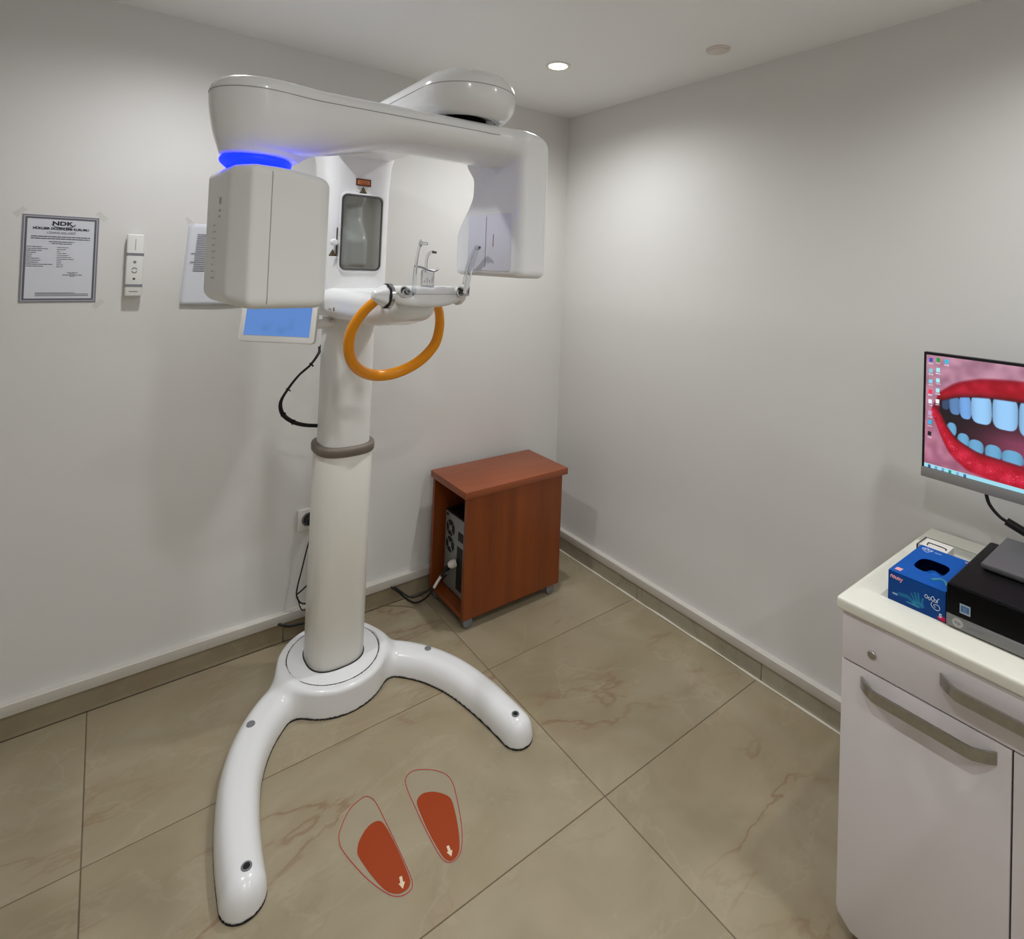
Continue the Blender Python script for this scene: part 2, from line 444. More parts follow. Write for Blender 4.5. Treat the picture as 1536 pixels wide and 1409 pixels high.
# tiled skirtings with white cable trunking above
def skirting(name, horiz, cuts, m):
    par = None
    root = bpy.data.objects.new(name, None); COL.objects.link(root); kindstruct(root)
    for a, b in zip(cuts[:-1], cuts[1:]):
        if horiz: box('skirting_tile', (a+.001, -.008, 0.0005), (b-.001, 0, .084), m, root, .001, 1)
        else: box('skirting_tile', (-.008, b+.001, 0.0005), (0, a-.001, .084), m, root, .001, 1)
skirting('baseboard_left', True, [XW, -2.62, -1.42, -.22, 0], SKIRT_L)
skirting('baseboard_right', False, [-.01, -.6, -1.2, -1.8, -2.4, -3.0, YW], SKIRT_R)
def trunk(name, outline_axis, a, b):
    prof = [(0, .082), (.024, .082), (.025, .084), (.025, .1165), (.0225, .119), (0, .119)]
    rings = []
    for t in (a, b): rings.append([((t, -d, z) if outline_axis == 'x' else (-d, t, z)) for d, z in prof])
    return kindstruct(loft(name, rings, TRUNK, None, True, 30))
trunk('trim_1', 'x', XW, -.0255); trunk('trim_2', 'y', YW, 0)
cl = [(-.0095, -.03-k*.12+random.uniform(-.02, .02), .0025+random.uniform(-.0008, .0012)) for k in range(27)]
kindstruct(tube('trim_3', cl, lambda t: .0042+.0012*math.sin(t*90), CAULK, None, 6, 4))

# ------------------------------------------------------------------ ceiling lamps
lamp_labels = ['glowing round recessed downlight in the ceiling above the brown cabinet']
def downlight(x, y, label, first):
    t = thing('downlight', label, 'ceiling light', (x, y, H-.004), 'recessed ceiling downlights')
    lathe('trim_ring', (x, y, H), (0, 0, -1), [(-.001, .038), (.002, .038), (.004, .041), (.004, .049), (.0015, .052), (-.001, .052)], TRIM, t, 40)
    lathe('lens', (x, y, H-.0005), (0, 0, -1), [(0, .0385), (.0015, .0385), (.003, .03), (.0035, .0)], LAMPGLASS, t, 32)
    ld = bpy.data.lights.new('downlight_lamp', 'SPOT'); ld.energy = LAMP_W*(1.3 if first else 1.0); ld.color = LAMP_COL; ld.shadow_soft_size = .035
    ld.spot_size = math.radians(162); ld.spot_blend = 1.0
    lo = bpy.data.objects.new('downlight_lamp', ld); COL.objects.link(lo); lo.parent = t; lo.location = (0, 0, -.012)
for k, (x, y) in enumerate(LAMP_XY):
    downlight(x, y, 'glowing round recessed downlight in the ceiling above the brown cabinet' if k == 0 else 'round recessed downlight in the ceiling outside the picture', k == 0)
t = thing('ceiling_cover', 'small round off white cover flat on the ceiling near right wall', 'ceiling cover', (-.247, -1.095, H-.012))
lathe('base_plate', (-.247, -1.095, H), (0, 0, -1), [(-.001, .043), (.004, .043), (.006, .041), (.006, .0)], VENTG, t, 40)
lathe('dome', (-.247, -1.095, H-.006), (0, 0, -1), [(-.001, .034), (.003, .033), (.006, .026), (.0065, 0)], VENTG, t, 40)

# ================================================================== panoramic x-ray machine
MX, MY = -1.32, -.30
M = thing('dental_xray_machine', 'large white panoramic dental x-ray machine with rotating arm, column and forked base', 'x-ray machine', (MX, MY, 0))

# ---- forked base: disc hub and two curved legs
LEG = crom([(.10, .0, 0), (.185, -.045, 0), (.255, -.105, 0), (.315, -.185, 0), (.36, -.285, 0), (.387, -.40, 0), (.40, -.50, 0), (.405, -.578, 0)], 5)
def base_f(X, Y, Z):
    x = np.abs(X-MX); y = Y-MY; d = None; N_ = len(LEG)-1
    for i in range(N_):
        a, b = LEG[i], LEG[i+1]
        t0, t1 = i/N_, (i+1)/N_
        ra = .064-.012*t0; rb = .064-.012*t1
        s = sd_cap2(x, y, a.x, a.y, b.x, b.y, ra, rb)
        d = s if d is None else np.minimum(d, s)
    hz = .074
    wq = .055
    # domed section: full width at the floor, rounded over the top
    q = np.clip((d+wq)/wq, 0, 3)
    leg = (np.power(np.power(q, 2.6)+np.power(np.clip(Z, 0, 1)/hz, 2.6)+1e-9, 1/2.6)-1)*.05
    rr = np.hypot(x, y)
    hub = sd_ext(rr-.192, Z, -.06, .092, .014)
    f = smin(leg, hub, .045)
    f = np.maximum(f, -np.maximum(rr-.1625, .0895-Z))        # recess for the round cap
    return np.maximum(f, .004-Z)
base = sdf('base', base_f, (MX-.49, MY-.67, -.004), (MX+.49, MY+.22, .108), .0048, WHITE, M)
lathe('base_groove', (MX, MY, .0885), (0, 0, 1), [(0, .150), (.0022, .150), (.0022, .1635), (0, .1635)], DARKSEAM, base, 64)
lathe('base_cap', (MX, MY, .088), (0, 0, 1), [(0, .1585), (.0035, .1585), (.005, .1565), (.005, .0)], WHITE, M, 64)
for sx in (-1, 1):
    for (px, py, col, rr) in ((.307, -.15, GREYP, .0125), (.400, -.575, BLACK, .0125)):
        P = V((MX+sx*px, MY+py, 0))
        zt = .0745 if col is GREYP else .0738
        if col is GREYP:
            lathe('bolt_cap', P+V((0, 0, zt-.006)), (0, 0, 1), [(0, rr), (.007, rr), (.008, rr*.8), (.008, 0)], GREYP, M, 24)
        else:
            o = lathe('bolt_hole', P+V((0, 0, zt-.006)), (0, 0, 1), [(0, rr), (.006, rr), (.0072, rr-.001), (.0072, rr-.004), (.0055, rr-.0045), (.0055, 0)], GREYP, M, 24)
            lathe('hole_shadow_disc', P+V((0, 0, zt-.0004)), (0, 0, 1), [(0, rr-.0045), (.0008, rr-.0045), (.0008, 0)], BLACK, o, 24)  # black disc standing in for the shade inside the hole
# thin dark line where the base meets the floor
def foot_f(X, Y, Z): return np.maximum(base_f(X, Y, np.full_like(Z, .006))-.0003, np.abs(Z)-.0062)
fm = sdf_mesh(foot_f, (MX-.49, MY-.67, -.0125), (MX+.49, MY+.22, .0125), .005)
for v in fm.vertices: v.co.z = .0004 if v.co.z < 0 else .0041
link('base_edge_line', fm, DARKSEAM, base)

# ---- column
rings = [sellipse(MX, MY, z, a, a*.95, 2.6) for z, a in ((.0935, .099), (.095, .1), (.845, .1), (.85, .098))]
col = loft('column', rings, COLW, M)
loft('column_foot_gap', [sellipse(MX, MY, z, .1032, .0985, 2.6) for z in (.0938, .0955)], DARKSEAM, col)
rings = [sellipse(MX, MY, z, a, a*.95, 2.6) for z, a in ((.83, .104), (.834, .107), (.852, .108), (.858, .106), (.862, .098), (.862, .09))]
loft('column_collar', rings, TAUPE, M)
loft('inner_column', [sellipse(MX, MY, z, .0895, .085, 2.6) for z in (.84, 1.36)], WHITE2, M)

# ---- column head with mirror
rings = []
for z, a, y0, y1 in ((1.36, .112, -.385, -.19), (1.372, .116, -.388, -.187), (1.42, .118, -.388, -.185), (1.70, .119, -.385, -.185), (1.80, .121, -.384, -.184), (1.87, .126, -.386, -.182), (1.905, .133, -.392, -.178), (1.915, .134, -.394, -.176)):
    rings.append(sellipse(MX, (y0+y1)/2, z, a, (y1-y0)/2, 4.2, 72))
head = loft('column_head', rings, WHITE, M)
loft('column_head_cap', [sellipse(MX, -.285, z, a, b, 4.2, 72) for z, a, b in ((1.917, .135, .110), (1.95, .134, .112), (1.99, .130, .112))], WHITE, M)
loft('seam', [sellipse(MX, -.285, z, .1338, .1085, 4.2, 72) for z in (1.9145, 1.9175)], SEAM, head)
yf = -.3885
bez = prism('mirror_frame', rrect(.150, .268, .02), (MX, yf+.004, 1.622), (1, 0, 0), (0, 0, 1), .008, mat('dark_chrome', rgb(96, 96, 96), .25, metal=1.), M, [rrect(.138, .256, .016)], .0015)
prism('mirror', rrect(.141, .259, .017), (MX, yf+.002, 1.622), (1, 0, 0), (0, 0, 1), .004, MIRROR, M)
prism('mirror_lip', rrect(.164, .282, .024), (MX, yf+.003, 1.622), (1, 0, 0), (0, 0, 1), .0055, WHITE, M, [rrect(.1505, .2685, .0203)], .002)
# warning labels above the mirror
ARED = mat('label_rust', rgb(92, 44, 28), .6); AORG = mat('label_orange', rgb(214, 130, 74), .6); AYEL = mat('label_olive', rgb(120, 100, 44), .6)
wl = box('warning_label', (MX-.0275, yf-.0004, 1.790), (MX+.0275, yf+.002, 1.816), ARED, M)
box('label_field', (MX-.022, yf-.0008, 1.7955), (MX+.022, yf+.001, 1.8105), AORG, wl)
bars('label_lines', [(-.018, .018, .005, .006), (-.018, .016, .001, .002), (-.018, .018, -.003, -.002)], (MX, yf-.0008, 1.801), (1, 0, 0), (0, 0, 1), ARED, wl)
def warn_tri(P, s):
    wt = prism('warning_triangle', [(-s, 0), (s, 0), (0, 1.75*s)], P, (1, 0, 0), (0, 0, 1), .001, INK, M)
    prism('triangle_field', [(-s*.66, s*.2), (s*.66, s*.2), (0, 1.38*s)], V(P)+V((0, -.001, 0)), (1, 0, 0), (0, 0, 1), .0004, AYEL, wt)
    prism('triangle_mark', [(-s*.14, s*.3), (s*.14, s*.3), (s*.08, s*.95), (-s*.08, s*.95)], V(P)+V((0, -.0014, 0)), (1, 0, 0), (0, 0, 1), .0004, INK, wt)
warn_tri((MX, yf+.0006, 1.764), .0135)
warn_tri((MX-.1, yf+.003, 1.535), .0135)
# laser slider beside the mirror
lz = box('laser_slot', (MX-.0885, yf-.0004, 1.535), (MX-.0855, yf+.004, 1.635), BLACK, M)
lathe('laser_knob', (MX-.097, yf+.006, 1.583), (0, -1, 0), [(0, .012), (.012, .012), (.016, .009), (.017, 0)], WHITE, M, 24)
box('laser_window', (MX-.002, yf+.0013, 1.716), (MX+.002, yf+.003, 1.735), BLACK, M)

# ---- carriage reaching forward to the chin rest
def carr_f(X, Y, Z):
    d2 = sd_cap2(X, Y, MX, MY-.0, MX, MY-.50, .133, .072)
    lift = .048*smooth01(-.62, -.90, Y)                      # the underside rises to the front
    a = sd_ext(d2, Z-lift*.8, 1.318, 1.425, .042)
    return np.maximum(a, Z-1.424)*.9
carr = sdf('carriage', carr_f, (MX-.15, -.90, 1.30), (MX+.15, -.15, 1.47), .005, WHITE, M)
bars('carriage_print', [(0, .004, 0, .012), (-.012, -.0095, .001, .009), (-.018, -.016, .003, .009)], (MX-.115, -.478, 1.352), (.55, -.83, 0), (0, 0, 1), INK, carr, off=.006)
# ---- chin-rest bar
YB, ZB = -.868, 1.432
def bar_f(X, Y, Z):
    x = (X-MX-.011)/.117
    hw = .040*np.sqrt(np.clip(1-np.abs(x)**2.6*.55, 0, 1))
    zb = -.036+.020*np.abs(x)**2.2; zt = .024
    a = np.abs(Y-YB)-hw; zc = (zb+zt)/2; b = np.abs(Z-ZB-zc)-(zt-zb)/2; c = np.abs(X-MX-.011)-.117
    r = .016
    q = [np.maximum(v+r, 0) for v in (a, b, c)]
    return (np.sqrt(q[0]**2+q[1]**2+q[2]**2)+np.minimum(np.maximum(np.maximum(a, b), c)+r, 0)-r)*.85
cb = sdf('chin_rest_bar', bar_f, (MX-.14, YB-.05, 1.385), (MX+.14, YB+.05, 1.47), .0035, WHITE, M)
SD2 = [trace(bar_f, (MX+.011+.117*s, YB-.07, ZB+.003), (MX+.011+.117*s, YB, ZB+.003)) for s in [k/10-.9 for k in range(19)]]
tube('seam', SD2, .0008, SEAM, cb, 6, 2)
KP = V((MX-.101, YB, ZB-.005)); KD = V((-1, -.10, .06)).normalized()
kb = lathe('adjusting_knob', KP, KD, [(.0105, .030), (.012, .0315), (.016, .031), (.024, .0265), (.034, .0195), (.042, .0155), (.046, .0125), (.048, .008), (.0485, 0)], WHITE, M, 60, 60, (6, .10))
lathe('knob_ring', KP, KD, [(.0068, .028), (.0068, .0338), (.0105, .0338), (.0105, .028)], DARKSEAM, kb, 48)
lathe('knob_chrome_ring', KP, KD, [(-.002, .030), (-.002, .0365), (.0068, .0355), (.0068, .028)], CHROME, kb, 48)
# right-hand hinge end
he = lathe('hinge_end', (MX+.118, YB, ZB-.002), (1, -.05, 0), [(0, .030), (.012, .028), (.022, .020), (.027, .010), (.028, 0)], WHITE2, M, 32)
for sx in (-1, 1):
    P = V((MX+(-.070 if sx < 0 else .108), YB-.037, ZB+.010)); D = V((.25*sx if sx > 0 else 0, -1, .35)).normalized()
    s = lathe('support_socket', P, D, [(-.014, .0165), (.001, .0165), (.003, .0155), (.003, .0125), (-.002, .012), (-.002, 0)], WHITE2, M, 28)
    lathe('socket_hole', P, D, [(-.002, .0121), (-.0012, .0121), (-.0012, 0)], BLACK, s, 24)
# ---- clear patient supports
def temple(Ph, path, rad, pad_r, twin=None, pdir=(1, -.1, 0)):
    """hinge block at Ph, rod along path, round pad at the end"""
    tp = tube('temple_support', path, rad, CLEAR, M, 12, 8)
    if twin: tube('support_branch', twin, .0038, CLEAR, tp, 10, 8)
    E_ = V(path[-1])
    lathe('temple_pad', E_+V((-.002, 0, .002)), pdir, [(0, pad_r*.6), (.0005, pad_r), (.0035, pad_r), (.004, pad_r*.45), (.022, pad_r*.42), (.0235, pad_r*.2), (.0236, 0)], CLEAR, tp, 20)
    lathe('hinge_block', V(Ph), (0, -1, .2), [(0, .0095), (.016, .0095), (.018, .007), (.018, 0)], CLEAR, tp, 20)
    tube('hinge_pin', [V(Ph)+V((0, -.012, .002)), V(path[0])], .0045, CLEAR, tp, 10, 2)
yb2 = YB-.046
temple((MX-.070, YB-.038, ZB+.008), [(MX-.046, yb2, ZB+.004), (MX-.046, yb2, ZB+.040), (MX-.042, yb2+.002, ZB+.085), (MX-.036, yb2+.004, ZB+.122), (MX-.030, yb2+.004, ZB+.143)], lambda t: .0062-.0028*t, .011)
temple((MX+.100, YB-.042, ZB+.006), [(MX+.112, -.930, ZB+.002), (MX+.109, -.940, ZB+.030), (MX+.101, -.965, ZB+.072), (MX+.094, -.995, ZB+.112), (MX+.090, -1.018, ZB+.136)], lambda t: .0100-.0058*t, .0085,
       [(MX+.100, -.936, ZB+.036), (MX+.095, -.950, ZB+.060), (MX+.089, -.976, ZB+.100), (MX+.087, -1.003, ZB+.130), (MX+.089, -1.018, ZB+.138)], (-.25, -1, 0))
cr = prism('chin_post', rrect(.038, .050, .006), (MX+.012, YB-.004, ZB+.047), (1, 0, 0), (0, 0, 1), .016, CLEAR, M, (), .002)
lathe('post_foot', (MX+.012, YB-.012, ZB+.019), (0, 0, 1), [(0, .022), (.004, .022), (.008, .018), (.008, 0)], CLEAR, cr, 28)
for k in range(4): box('post_rib', (MX-.002+k*.008, YB-.0208, ZB+.034), (MX-.0005+k*.008, YB-.0195, ZB+.043+.006*(k % 2)), GREYP, cr)
tube('chin_rest_lip', [(MX-.026, YB-.016, 1.512), (MX-.014, YB-.022, 1.510), (MX+.004, YB-.028, 1.503), (MX+.022, YB-.028, 1.500), (MX+.038, YB-.020, 1.504), (MX+.045, YB-.012, 1.509)], .0032, mat('smoky_acrylic', (.42, .43, .45, 1), .15, trans=.55, ior=1.42), M, 10, 6)
br = tube('bite_rod', [(MX+.006, YB-.012, 1.495), (MX+.006, YB-.012, 1.525), (MX+.009, YB-.014, 1.545), (MX+.016, YB-.018, 1.554), (MX+.024, YB-.02, 1.555)], .0042, CLEAR, M, 10, 6)
tube('bite_tip', [(MX+.020, YB-.019, 1.555), (MX+.032, YB-.022, 1.554)], .0034, PRINTG2, br, 10, 2)

# ---- orange hand grip
HP = [(-.092, -.775, 1.412), (-.125, -.752, 1.372), (-.146, -.722, 1.315), (-.143, -.70, 1.258), (-.112, -.668, 1.205), (-.06, -.642, 1.17), (0, -.632, 1.158)]
HP = [(MX+a, b, c) for a, b, c in HP]+[(MX-a, b, c) for a, b, c in [(-.06, -.642, 1.17), (-.112, -.668, 1.205), (-.143, -.70, 1.258), (-.146, -.722, 1.315), (-.125, -.752, 1.372), (-.092, -.775, 1.412)]]
tube('hand_grip', HP, lambda t: .0135+.0045*math.sin(PI*t), ORANGE, M, 18, 8)

# ---- control screen on a short arm
tc = V((-1.574, -.335, 1.331)); ty = math.radians(-38.76); tt = math.radians(10.77)
ta = V((math.cos(ty), math.sin(ty), 0)); tn0 = V((math.sin(ty), -math.cos(ty), 0)); tu = V((0, 0, math.cos(tt)))-tn0*math.sin(tt); tn = ta.cross(tu)
ts = prism('control_screen', rrect(.26, .19, .014), tc-tn*.022, ta, tu, .022, WHITE2, M, (), .003)
disp_img = np.zeros((60, 90, 3)); yy, xx = np.mgrid[0:60, 0:90]
disp_img[:] = lin((.38, .56, .84)); 
for (cx, cy, s, k) in ((28, 49, 5, .16), (50, 51, 6, .16), (62, 47, 5, .12), (35, 44, 4, .08), (70, 12, 6, .12), (64, 38, 4, .1)):
    disp_img *= (1-k*np.exp(-(((xx-cx)/s)**2+((yy-cy)/s)**2)))[..., None]
disp_img[(np.abs(yy-20) < 1) & (xx > 55) & (xx < 82)] *= .9
DISP = colattr('display_blue', .3, .85)
raster('display', disp_img, tc-ta*.112-tu*.073+tn*.0008, ta*.224, tu*.146, DISP, ts)
tube('screen_arm', [(MX-.06, -.345, 1.297), (MX-.14, -.37, 1.297), tuple(tc+ta*.10-tu*.035-tn*.02)], .0165, WHITE2, M, 16, 4)

# ---- overhead arm
def over_f(X, Y, Z):
    d2 = sd_cap2(X, Y, MX, MY-.02, MX, -1.078, .124, .1255)
    a = sd_ext(d2, Z, 1.889, 2.000, .050)
    rec = np.maximum(np.hypot(X-MX, Y+1.06)-.085, Z-1.897)
    return smax(a, -rec, .006)
oa = sdf('overhead_arm', over_f, (MX-.145, -1.235, 1.88), (MX+.145, -.17, 2.03), .005, WHITE, M)
zs = 1.955
pts = [trace(over_f, (MX-.3, y, zs), (MX, y, zs)) for y in [-.32-.09*k for k in range(9)]]+[trace(over_f, (MX-.3*math.cos(a), -1.078-.3*math.sin(a), zs), (MX, -1.078, zs)) for a in [PI*k/20 for k in range(1, 20)]]+[trace(over_f, (MX+.3, y, zs), (MX, y, zs)) for y in [-1.04+.09*k for k in range(9)]]
tube('seam', pts, .0011, SEAM, oa, 6, 2)
AX, AY = MX, -1.06          # rotation axis
lathe('pivot_drum', (AX, AY, 1.862), (0, 0, 1), [(0, .062), (.041, .062), (.041, 0)], BLACKG, M, 48)

# ---- rotating arm (beam, tube-side bulge and sensor housing in one shell)
TH = math.radians(1.0)
cT, sT = math.cos(TH), math.sin(TH)
TX, TYY = -.487, .03         # x-ray tube axis in the arm's own frame
def loc(X, Y): dx, dy = X-AX, Y-AY; return dx*cT+dy*sT, -dx*sT+dy*cT
def W3(x, y, z): return V((AX+x*cT-y*sT, AY+x*sT+y*cT, z))
def arm_f(X, Y, Z):
    x, y = loc(X, Y)
    pl = sd_cap2(x, y, TX+.012, .022, .10, .0, .076, .106)
    # section: low crown above the seam, bowl-shaped keel below it
    zc = 1.850; D = .058+.050*smooth01(-.14, -.44, x)
    t = (zc-Z)/D; u = (Z-zc)/.032
    k_ = np.clip((x-TX-.012)/(.10-TX-.012), 0, 1); rl_ = .076+.030*k_          # local half width
    low = (pl+rl_)-rl_*np.power(np.clip(1-np.power(np.clip(t, 0, 1), 2.3), 0, 1), 1/2.3)+np.maximum(t-1, 0)*D
    upp = pl+.034*(1-np.sqrt(np.clip(1-u*u, 0, 1)))+np.maximum(u-1, 0)*.032
    beam = np.where(t > 0, low, upp)*.75
    rb = .066+.021*np.sqrt(np.clip((Z-1.726)/.11, 0, 1))
    bell = sd_ext(np.hypot(x-TX, y-TYY)-rb, Z, 1.727, 1.879, .004)
    a = smin(beam, smax(bell, Z-1.872, .03), .055)
    bk = .205-.078*smooth01(1.60, 1.73, Z)+.04*smooth01(1.76, 1.82, Z)
    fr = -.112
    cy = (bk+fr)/2; hy = (bk-fr)/2
    pr = sd_rbox2(x, y, .166, cy, .052, hy, .028)
    sens = sd_ext(pr, Z, 1.492, 1.872, .020)
    f = smin(a, sens, .035)
    R_, x0, z0 = .085, .219-.085, 1.884-.085                    # big outer corner
    f = smax(f, np.hypot(np.maximum(x-x0, 0), np.maximum(Z-z0, 0))-R_, .006)
    return f*.9
arm = sdf('rotating_arm', arm_f, (AX-.62, AY-.16, 1.475), (AX+.28, AY+.24, 1.90), .0048, WHITE, M)
# seam around the top edge of the arm, running down the outer edge of the sensor housing
zs = 1.852; pts = []
ax0, ay0, bx0 = TX+.012, .022, .08
for k in range(19):
    a = PI/2+PI*k/18; pts.append(trace(arm_f, W3(ax0+.2*math.cos(a), ay0+.2*math.sin(a), zs), W3(ax0, ay0, zs)))
for k in range(1, 16):
    x = ax0+(bx0-ax0)*k/16; pts.append(trace(arm_f, W3(x, -.25, zs), W3(x, 0, zs)))
x0, z0 = .12, 1.785
for k in range(1, 12):
    a = math.radians(70-8*k); r_ = .2; pts.append(trace(arm_f, W3(x0+r_*math.cos(a)+.02, -.2+.004*k, z0+r_*math.sin(a)), W3(x0+.02, 0, z0)))
for z in (1.74, 1.70, 1.64, 1.58, 1.53): pts.append(trace(arm_f, W3(.34, -.19, z), W3(.17, 0, z)))
tube('seam', pts, .0010, SEAM, arm, 6, 2)
# sensor window panel on the inner face
XI = .114-.0006
sp = prism('sensor_panel', rrect(.205, .155, .010, 4), W3(XI+.0016, .022, 1.586), W3(.1, -1, 0)-W3(.1, 0, 0), (0, 0, 1), .0022, PANELW, M, (), .0006)
U_ = (W3(0, -1, 0)-W3(0, 0, 0))
bars('panel_seam', [(-.026, -.0238, -.070, .070)], W3(XI-.0006, .01, 1.588), U_, (0, 0, 1), SEAM, sp)
REDM = mat('mark_red', rgb(150, 20, 30), .5)  # red for the small upright mark on the panel
bars('alignment_mark', [(.010, .0122, -.014, .020)], W3(XI-.0006, .01, 1.588), U_, (0, 0, 1), REDM, sp)

# blue status ring above the tube head
P = W3(TX, TYY, 1.703)
lathe('status_light_ring', P, (0, 0, 1), [(0, .056), (.005, .0625), (.011, .0685), (.016, .0700), (.020, .0690), (.0245, .0655), (.0245, 0)], BLUE, M, 64)
# tube head
TA = math.radians(5); ca, sa = math.cos(TA), math.sin(TA)
tcx, tcy = W3(TX, TYY, 0).x+.030, W3(TX, TYY, 0).y+.012
def tube_f(X, Y, Z):
    dx, dy = X-tcx, Y-tcy; x, y = dx*ca+dy*sa, -dx*sa+dy*ca
    # front-left edge is chamfered
    d = sd_rbox2(x, y, 0, 0, .096, .118, .032)
    ch = ((-x)*.86+(-y)*.51)-.118
    d = smax(d, ch, .005)
    zt = 1.703-.012*smooth01(-.02, .11, x); zb = 1.419+.012*smooth01(-.05, -.11, x)
    a = d+.02; b = np.maximum(Z-zt, zb-Z)+.02
    return (np.minimum(np.maximum(a, b), 0)+np.hypot(np.maximum(a, 0), np.maximum(b, 0))-.02)*.95
th = sdf('tube_head', tube_f, (tcx-.14, tcy-.15, 1.41), (tcx+.14, tcy+.15, 1.73), .0048, WHITE2, M)
def T3(x, y, z): return V((tcx+x*ca-y*sa, tcy+x*sa+y*ca, z))
# seam down the front face
sx_ = -.030
pts = [trace(tube_f, T3(sx_, y, 1.80), T3(sx_, y, 1.56)) for y in (.0, -.05, -.085)]+[trace(tube_f, T3(sx_, -.25, z), T3(sx_, 0, z)) for z in (1.69, 1.675, 1.65, 1.60, 1.55, 1.50, 1.46, 1.443, 1.43)]+[trace(tube_f, T3(sx_, y, 1.3), T3(sx_, y, 1.56)) for y in (-.085, -.05, 0)]
tube('seam', pts, .0009, SEAM, th, 6, 2)
VENTS = mat('vent_grey', rgb(192, 190, 186), .6)
def side_pt(y, z): return trace(tube_f, T3(-.3, y, z), T3(0, y, z))
for k in range(9):
    zz = 1.475+k*.0135; q = side_pt(.03, zz)
    box('vent_slot', q+V((-.0004, -.022, -.0015)), q+V((.002, .022, .0015)), VENTS, th)
for z, h_ in ((1.632, .014), (1.612, .005), (1.600, .004)):
    q = side_pt(-.01, z); box('rating_mark', q+V((-.0005, -.008, -h_/2)), q+V((.003, .008, h_/2)), SEAM, th)

# ---- cables looped beside the column
CL = [(-1.40, -.225, 1.195), (-1.412, -.26, 1.18), (-1.443, -.27, 1.139), (-1.481, -.27, 1.106), (-1.519, -.27, 1.057), (-1.541, -.27, 1.013), (-1.532, -.27, .972), (-1.497, -.27, .941), (-1.456, -.27, .924), (-1.405, -.265, .913)]
cb1 = tube('loop_cable', CL, .0042, BLACK, M, 8, 6)
tube('loop_cable', [(x+.004, y-.006, z+.007*(1 if z > 1.0 else .9)) for x, y, z in CL], .0036, BLACK, M, 8, 6)
for k in (2, 4, 6, 7):
    P = V(CL[k]); lathe('cable_tie', P+V((.002, -.009, .003)), (V(CL[k+1])-V(CL[k-1])), [(-.002, .0095), (.002, .0095)], BLACK, cb1, 12)

# ================================================================== things on the left wall
# licence certificate
def P4(x, z, y=0): return V((x, y, z))
c_tl, c_tr, c_bl = V((-2.267, -.0015, 1.629)), V((-2.074, -.0015, 1.630)), V((-2.271, -.0015, 1.352))
cu = (c_tr-c_tl).normalized(); cw_ = V((0, -1, 0)).cross(cu).normalized(); cw_ = -cw_ if cw_.z < 0 else cw_
CW, CH = .193, .279
cc = c_tl+cu*CW/2-cw_*CH/2
ce = thing('certificate', 'framed grey bordered licence certificate headed NDK taped to the left wall', 'certificate', cc-cw_*CH/2)
prism('sheet', [(-CW/2, -CH/2), (CW/2, -CH/2), (CW/2, CH/2), (-CW/2, CH/2)], cc+V((0, .001, 0)), cu, cw_, .0012, PAPER, ce)
O = cc-V((0, .0003, 0))
def fr(a, b, m, nm): 
    prism(nm, [(-CW/2+a, -CH/2+a), (CW/2-a, -CH/2+a), (CW/2-a, CH/2-a), (-CW/2+a, CH/2-a)], O, cu, cw_, .0005, m, ce, [[(-CW/2+b, -CH/2+b), (CW/2-b, -CH/2+b), (CW/2-b, CH/2-b), (-CW/2+b, CH/2-b)]])
fr(.0005, .0055, PRINTG, 'border'); fr(.0055, .0068, PAPER, 'border_line'); fr(.0068, .0125, PRINTG2, 'inner_border')
text('emblem_letters', 'NDK', O+cw_*.1135+cu*.002, cu, cw_, .0175, INK, ce, bold=.0006, sx=1.35)
pts = [O+cw_*(.1125+.0115*math.sin(a))+cu*(.004+.030*math.cos(a))-V((0, .0006, 0)) for a in [math.radians(d) for d in range(185, 372, 11)]]
tube('emblem_swoosh', pts, lambda t: .0003+.0011*t, INK, ce, 6, 2)
text('heading', 'NÜKLEER DÜZENLEME KURUMU', O+cw_*.0965, cu, cw_, .0098, INK, ce, bold=.00035, sx=.98)
text('heading', 'LİSANS BELGESİ', O+cw_*.0835, cu, cw_, .0092, INK2, ce, sx=1.1)
def wordline(u0, u1, wv, hgt, seed):
    rnd = random.Random(seed); out = []; u = u0
    while u < u1-.003:
        l = min(rnd.uniform(.006, .016), u1-u); out.append((u, u+l, wv-hgt/2, wv+hgt/2)); u += l+.0012
    return out
R_ = []
for k in range(2): R_ += wordline(-.074, .074, .071-k*.0065, .0026, k)
R_ += wordline(-.03, .033, .055, .0022, 3)+wordline(-.023, .027, .049, .0022, 4)
for k, l in enumerate((.037, .055, .037, .025, .014, .013, .031, .035, .03, .064, .042)): R_ += wordline(-.083, -.083+l, .038-k*.0062, .0017, 10+k)
for k, l in enumerate((.028, .022, .01, .024, .03, .036, .042, .012, .016, .017, .017)): R_ += wordline(-.009, -.009+l, .037-k*.0062, .0014, 30+k)
R_ += wordline(.018, .046, -.043, .0014, 50)+wordline(.024, .038, -.047, .0014, 51)+wordline(.007, .06, -.051, .0017, 52)+wordline(.026, .038, -.055, .0014, 53)
bars('fine_print', R_, O, cu, cw_, PRINTG2, ce)
bars('footer_print', [(-.058, .076, -.1185, -.1165), (-.058, .076, -.1135, -.1115), (-.058, .04, -.1095, -.108)], O, cu, cw_, PRINTG, ce)
for s in (-1, 1):
    for v in (-1, 1):
        if (s, v) == (-1, -1): continue
        q = cc+cu*s*(CW/2+.006)+cw_*v*(CH/2+.006)
        o = prism('tape_strip', [(-.017, -.008), (.017, -.008), (.017, .008), (-.017, .008)], q+V((0, .0006, 0)), cu*.7-cw_*.7*s*v*(1 if s > 0 else 1), cw_*.7+cu*.7*s*v, .0004, TAPE, ce)

